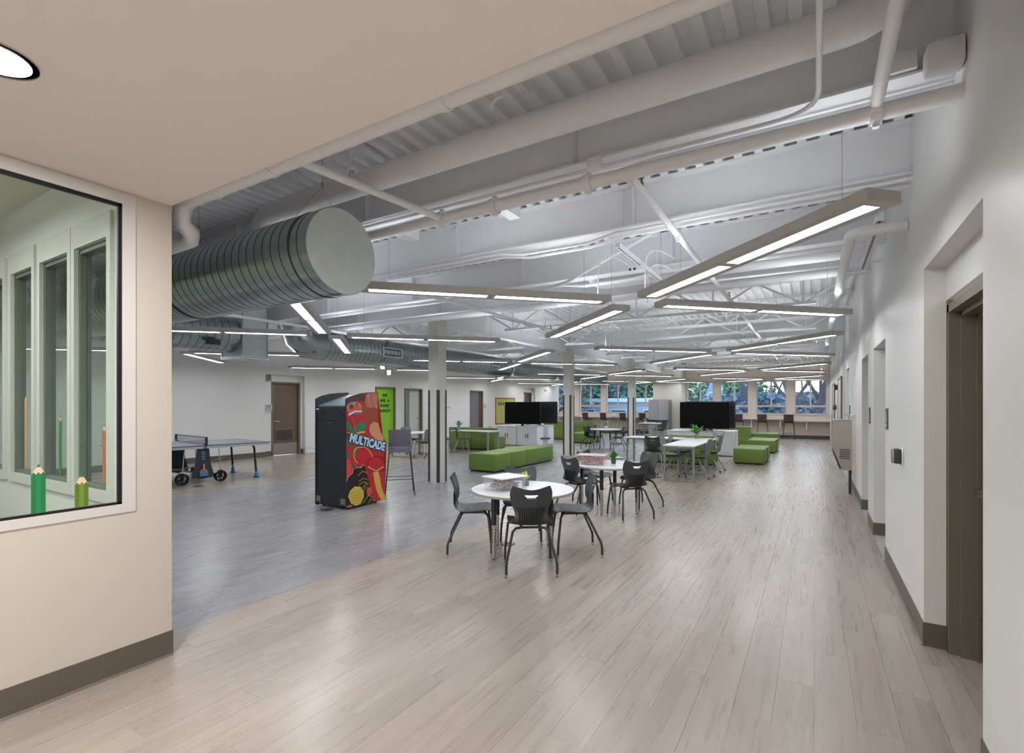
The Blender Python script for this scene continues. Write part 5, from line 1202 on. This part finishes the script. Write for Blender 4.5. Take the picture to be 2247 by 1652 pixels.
MB().prism([(-.30, 1.10), (-.05, 1.10), (-.05, .35), (-.2, .35), (-.30, .65)], 0, .5, 'y').obj('body', mat('cooler_grey', '#4a4d52', .4, .4), t); MB().rbox((-.2, .25, 1.11), (.28, .46, .02), .008, 2).obj('basin_rim', CHROME, t); MB().bb(-.05, 0, .0, .5, .3, 1.2).obj('back_plate', CABW, t)
for k, (y_, z_) in enumerate(((17.6, 2.05), (18.6, 1.45))):
    b = MB(); b.rbox((XR - .05, y_, z_), (.09, .16, .16), .03, 2); tag(b.obj('wall_alarm', mat('alarm_dark', '#5a3035', .5) if 'alarm_dark' not in MATS else MATS['alarm_dark']), 'dark red fire alarm device on the doorway wall, %s' % ('upper' if k == 0 else 'lower'), 'alarm')
b = MB(); b.bb(XR - .012, XR - .001, 23.0, 23.6, .75, 1.15); tag(b.obj('wall_notice', mat('purple_notice', '#7a62b0', .6)), 'purple notice on the doorway wall near the windows', 'notice')
p = lpt(18.6, .001); t = thing('security_camera', 'small security camera on the bluish wall beside the windows', 'camera', (p[0], p[1], 2.35), LROT)
MB().lathe([(.05, -.0), (.05, .02)], n=14).obj('mount', CABW, t).rotation_euler = (HP, 0, 0)
q = MB(); q.lathe([(.055, -.09), (.06, -.03), (.05, .0)], n=14); o = q.obj('housing', CABW, t); o.rotation_euler = (HP * .8, 0, 0); o.location = (0, -.06, 0)
MB().lathe([(.035, 0), (.035, .02)], n=12).obj('lens', BLACK, t).location = (0, -.12, -.03)
p = lpt(14.7, .001); t = thing('bulletin_board', 'lime bulletin board with a red border behind the left televisions', 'bulletin board', (p[0], p[1], 1.22), LROT)
MB().bb(-.83, .83, -.012, 0, -.59, .59).obj('backing_paper', mat('board_lime', '#a9b45a', .7), t); b = MB()
b.bb(-.85, .85, -.016, 0, .59, .65); b.bb(-.85, .85, -.016, 0, -.65, -.59); b.bb(-.85, -.79, -.016, 0, -.59, .59); b.bb(.79, .85, -.016, 0, -.59, .59); b.obj('border', mat('board_red', '#a83a36', .6), t)
for k, xx in enumerate((-.55, -.38, -.2)): MB().bb(xx - .05, xx + .05, -.015, -.012, .28, .42).obj('paper_letter', mat('board_maroon', '#5a1f2c', .7) if 'board_maroon' not in MATS else MATS['board_maroon'], t)
p = lpt(10.0, .014); t = thing('chalk_tray', 'thin steel rail on the shiplap boards right of first pillar', 'rail', (p[0], p[1], 1.42), LROT); MB().rbox((0, -.02, 0), (1.0, .04, .03), .005, 1).obj('rail', STEELB, t)
p = lpt(13.45, .001); t = thing('wall_outlet', 'grey wall outlet plate between the sofa and white cabinets', 'outlet', (p[0], p[1], .42), LROT); MB().bb(-.12, .12, -.008, 0, -.09, .09).obj('plate', SIGN, t)

# ------------------------------------------------------------------ outside the windows
DUSK = mat('outdoor_ground', '#4e5a48', .9, var=.2, scale=.3)
o = MB().bb(-120, 90, YE + .4, 260, -4.3, -4.0).obj('ground_outside', DUSK); o['kind'] = 'structure'
SID = mat('blue_grey_siding', '#8fa9c4', .7); SID2 = mat('slate_roof', '#5d7898', .7); WINB = mat('outdoor_window_dark', '#2a3f5c', .3); TRIMO = mat('outdoor_trim', '#b8cde0', .6)
def house(name, lab, x0, x1, y0, y1, z1, roof, wins):
    r = thing(name, lab, 'building', ((x0 + x1) / 2, y0, -4.0), 0); w_ = x1 - x0
    MB().bb(-w_ / 2, w_ / 2, 0, y1 - y0, 0, z1 + 4).obj('wall', SID, r)
    if roof == 'flat':
        MB().bb(-w_ / 2 - .3, w_ / 2 + .3, -.3, y1 - y0, z1 + 4, z1 + 4.35).obj('parapet', TRIMO, r)
    else:
        for (xc, ww, hh) in roof:
            MB().prism([(xc - ww / 2, z1 + 4), (xc + ww / 2, z1 + 4), (xc, z1 + 4 + hh)], -.1, y1 - y0, 'y').obj('gable', SID2 if ww > 6 else SID, r)
    for (wx_, wz, ww, hh) in wins:
        f = MB().bb(wx_ - ww / 2 - .1, wx_ + ww / 2 + .1, -.08, 0, wz - hh / 2 - .1 + 4, wz + hh / 2 + .1 + 4).obj('window', TRIMO, r)
        MB().bb(wx_ - ww / 2, wx_ + ww / 2, -.11, -.08, wz - hh / 2 + 4, wz + hh / 2 + 4).obj('pane', WINB, f)
    return r
xa, xb = x_on_y(1275, 44), x_on_y(1448, 44)
house('flat_building', 'low flat-roofed pale blue building across from the left windows', xa, xb, 44, 54, 1.75, 'flat', [(-3.0 + k * 3.0, .55, 1.3, .9) for k in range(3)])
xa, xb = x_on_y(1580, 95), x_on_y(1646, 95); w0 = xb - xa
house('gabled_hall', 'tall pale blue hall with steep gables beyond the right windows', xa, xb, 95, 110, 4.6, [(-w0 * .33, w0 * .3, 2.4), (w0 * .02, w0 * .28, 2.2), (w0 * .36, w0 * .26, 2.6)], [(-w0 * .35 + k * w0 * .175, z_, .9, 1.3) for k in range(5) for z_ in (1.2, 3.4)])
xa, xb = x_on_y(1661, 97), x_on_y(1673, 97)
house('church_tower', 'slim blue tower with a pointed roof beyond the windows', xa, xb, 97, 99, 4.4, [(0, xb - xa, 2.6)], [(0, 2.5, .6, 1.2)])
xa, xb = x_on_y(1532, 60), x_on_y(1592, 60); w0 = xb - xa
h_ = house('gabled_house', 'grey-blue gabled house with round attic window beyond windows', xa, xb, 60, 66, .9, [(0, w0, 3.4)], [(-1.5, 0, .8, 1.1), (1.5, 0, .8, 1.1)])
q = MB(); q.lathe([(.55, 0), (.55, .06), (.38, .06), (.38, 0)], n=20, cap=False); o = q.obj('round_window', TRIMO, h_); o.location = (0, -.1, 6.4); o.rotation_euler = (HP, 0, 0)
BARK = mat('bark', '#474a55', .9)
def bare_tree(lab, x, y, h_, seed, lean=0.0, r0=.32):
    rnd = random.Random(seed); r = thing('bare_tree', lab, 'tree', (x, y, -4.0), 0, 'bare trees outside'); k = MB(); tr = MB(); cnt = [0]
    def grow(p, d, L_, rad, lv):
        pts = [p]; dd = d.copy(); rr = [rad]
        for i in range(4):
            dd = (dd + Vector((rnd.uniform(-.16, .16), rnd.uniform(-.1, .1), rnd.uniform(-.02, .10)))).normalized(); pts.append(pts[-1] + dd * L_ / 4); rr.append(rad * (1 - .5 * (i + 1) / 4))
        (tr if lv == 0 else k).tube(pts, rr, 6 if lv < 2 else 3, cap=False, smooth=True)
        if lv >= 4: return
        for i in range(3 if lv else 5):
            a = rnd.uniform(0, 2 * math.pi); e2 = Vector((math.cos(a), .6 * math.sin(a), rnd.uniform(.1, .8))).normalized(); nd = (dd * rnd.uniform(.5, 1.0) + e2 * rnd.uniform(.5, .95)).normalized()
            grow(pts[rnd.choice((2, 3, 4))], nd, L_ * rnd.uniform(.55, .78), rr[-1] * rnd.uniform(.42, .66), lv + 1)
    grow(Vector((0, 0, 0)), Vector((lean, 0, 1)).normalized(), h_ * .55, r0, 0)
    tr.obj('trunk', BARK, r); k.obj('branches', BARK, r, kind='stuff'); return r
bare_tree('bare leaning tree behind the third window from the doorway wall'.replace('third', 'second'), x_on_y(1712, 40), 40, 14, 4, -.25, .36)
bare_tree('bare thick tree behind the window next to the doorway wall', x_on_y(1778, 38), 38, 14, 9, .0, .42)
bare_tree('bare forked tree close to the doorway wall corner window', x_on_y(1802, 37), 37, 14, 12, -.2, .34)
bare_tree('bare thin tree between the gabled hall and tower', x_on_y(1690, 52), 52, 13, 21, .1, .22)
LG = [mat('tree_green', '#56804a', .9), mat('tree_dark', '#4c6470', .9), mat('tree_pale', '#93ab88', .9), mat('tree_rust', '#85707c', .9), mat('hedge_blue', '#6f8296', .9)]
def leafy(name, lab, x, y, zt, rad, mi, seed, n=4200, zb=-4.0, sx=1.0, q_=.26):
    rnd = random.Random(seed); r = thing(name, lab, 'tree', (x, y, zb), 0, 'trees outside'); H = zt - zb
    MB().tube([(0, 0, 0), (0, 0, H * .6)], [.22, .10], 8).obj('trunk', BARK, r); k = MB()
    blobs = [(rnd.uniform(-.6, .6) * rad * sx, rnd.uniform(-.5, .5) * rad, rnd.uniform(.2, .92) * H) for _ in range(16)]
    for i in range(n):
        c = rnd.choice(blobs); u_ = rnd.gauss(0, .28), rnd.gauss(0, .28), rnd.gauss(0, .28)
        px_, py_, pz_ = c[0] + u_[0] * rad * 1.1, c[1] + u_[1] * rad, min(H, max(.05, c[2] + u_[2] * rad)); s_ = q_ * rnd.uniform(.5, 1.2)
        a, e2 = rnd.uniform(0, 6.28), rnd.uniform(-1, 1); ux = Vector((math.cos(a), math.sin(a), 0)); uz = Vector((-math.sin(a) * e2, math.cos(a) * e2, 1)).normalized(); p = Vector((px_, py_, pz_))
        k.m = rnd.choice((0, 0, 0, 1)); k.add([p - ux * s_, p + uz * s_ * .8, p + ux * s_, p - uz * s_ * .5], [(0, 1, 2, 3)])
    k.obj('foliage', [LG[mi], LG[(mi + 1) % 2]], r, kind='stuff'); return r
for (u, y_, zt, rad, mi, sd, sx, lab) in ((1222, 40, 8, 3.2, 1, 1, 1, 'dark tree with autumn gaps behind the leftmost window'), (1285, 52, 8, 4, 0, 2, 1, 'green tree behind the second window from the left'), (1312, 50, 9, 4, 1, 3, 1, 'dark blue-green tree left of the flat building'), (1345, 58, 8.5, 4.5, 0, 4, 1, 'green tree behind the flat building, left side'), (1372, 60, 9, 4.5, 2, 5, 1, 'pale green tree behind the flat building, right side'), (1410, 60, 9.5, 5, 2, 6, 1, 'pale loose tree behind the flat building end'),
        (1525, 70, 6.5, 4.5, 2, 7, 1, 'pale olive tree left of the gabled house'), (1548, 74, 7.0, 4, 2, 8, 1, 'pale olive tree directly behind the gabled house'), (1636, 62, 4.0, 3.2, 0, 9, 1, 'green shrubby tree right of the tall gabled hall')):
    leafy('leafy_tree', lab, x_on_y(u, y_), y_, zt, rad, mi, sd, sx=sx)
for (u, y_, zt, rad, mi, sd, lab) in ((1620, 50, 1.9, 3.0, 3, 11, 'rusty shrub mass below the tall gabled hall'), (1668, 46, 2.2, 4.0, 4, 12, 'blue-grey hedge mass behind the leaning bare tree'), (1690, 48, 2.3, 4.0, 3, 16, 'rusty hedge mass beneath the leaning bare tree'), (1715, 46, 2.3, 4.5, 4, 13, 'blue-grey hedge mass right of the leaning bare tree'), (1757, 44, 2.3, 4.5, 4, 14, 'blue-grey hedge mass beneath the thick bare tree'), (1800, 42, 2.1, 4.5, 4, 15, 'blue-grey hedge mass in the doorway wall corner window'), (1288, 41, .6, 3.0, 0, 17, 'low green hedge in front of the flat building'), (1232, 39, .8, 3.0, 4, 18, 'low blue-grey hedge behind the leftmost window')):
    leafy('hedge', lab, x_on_y(u, y_), y_, zt, rad, mi, sd, n=2600, sx=1.3, q_=.26)
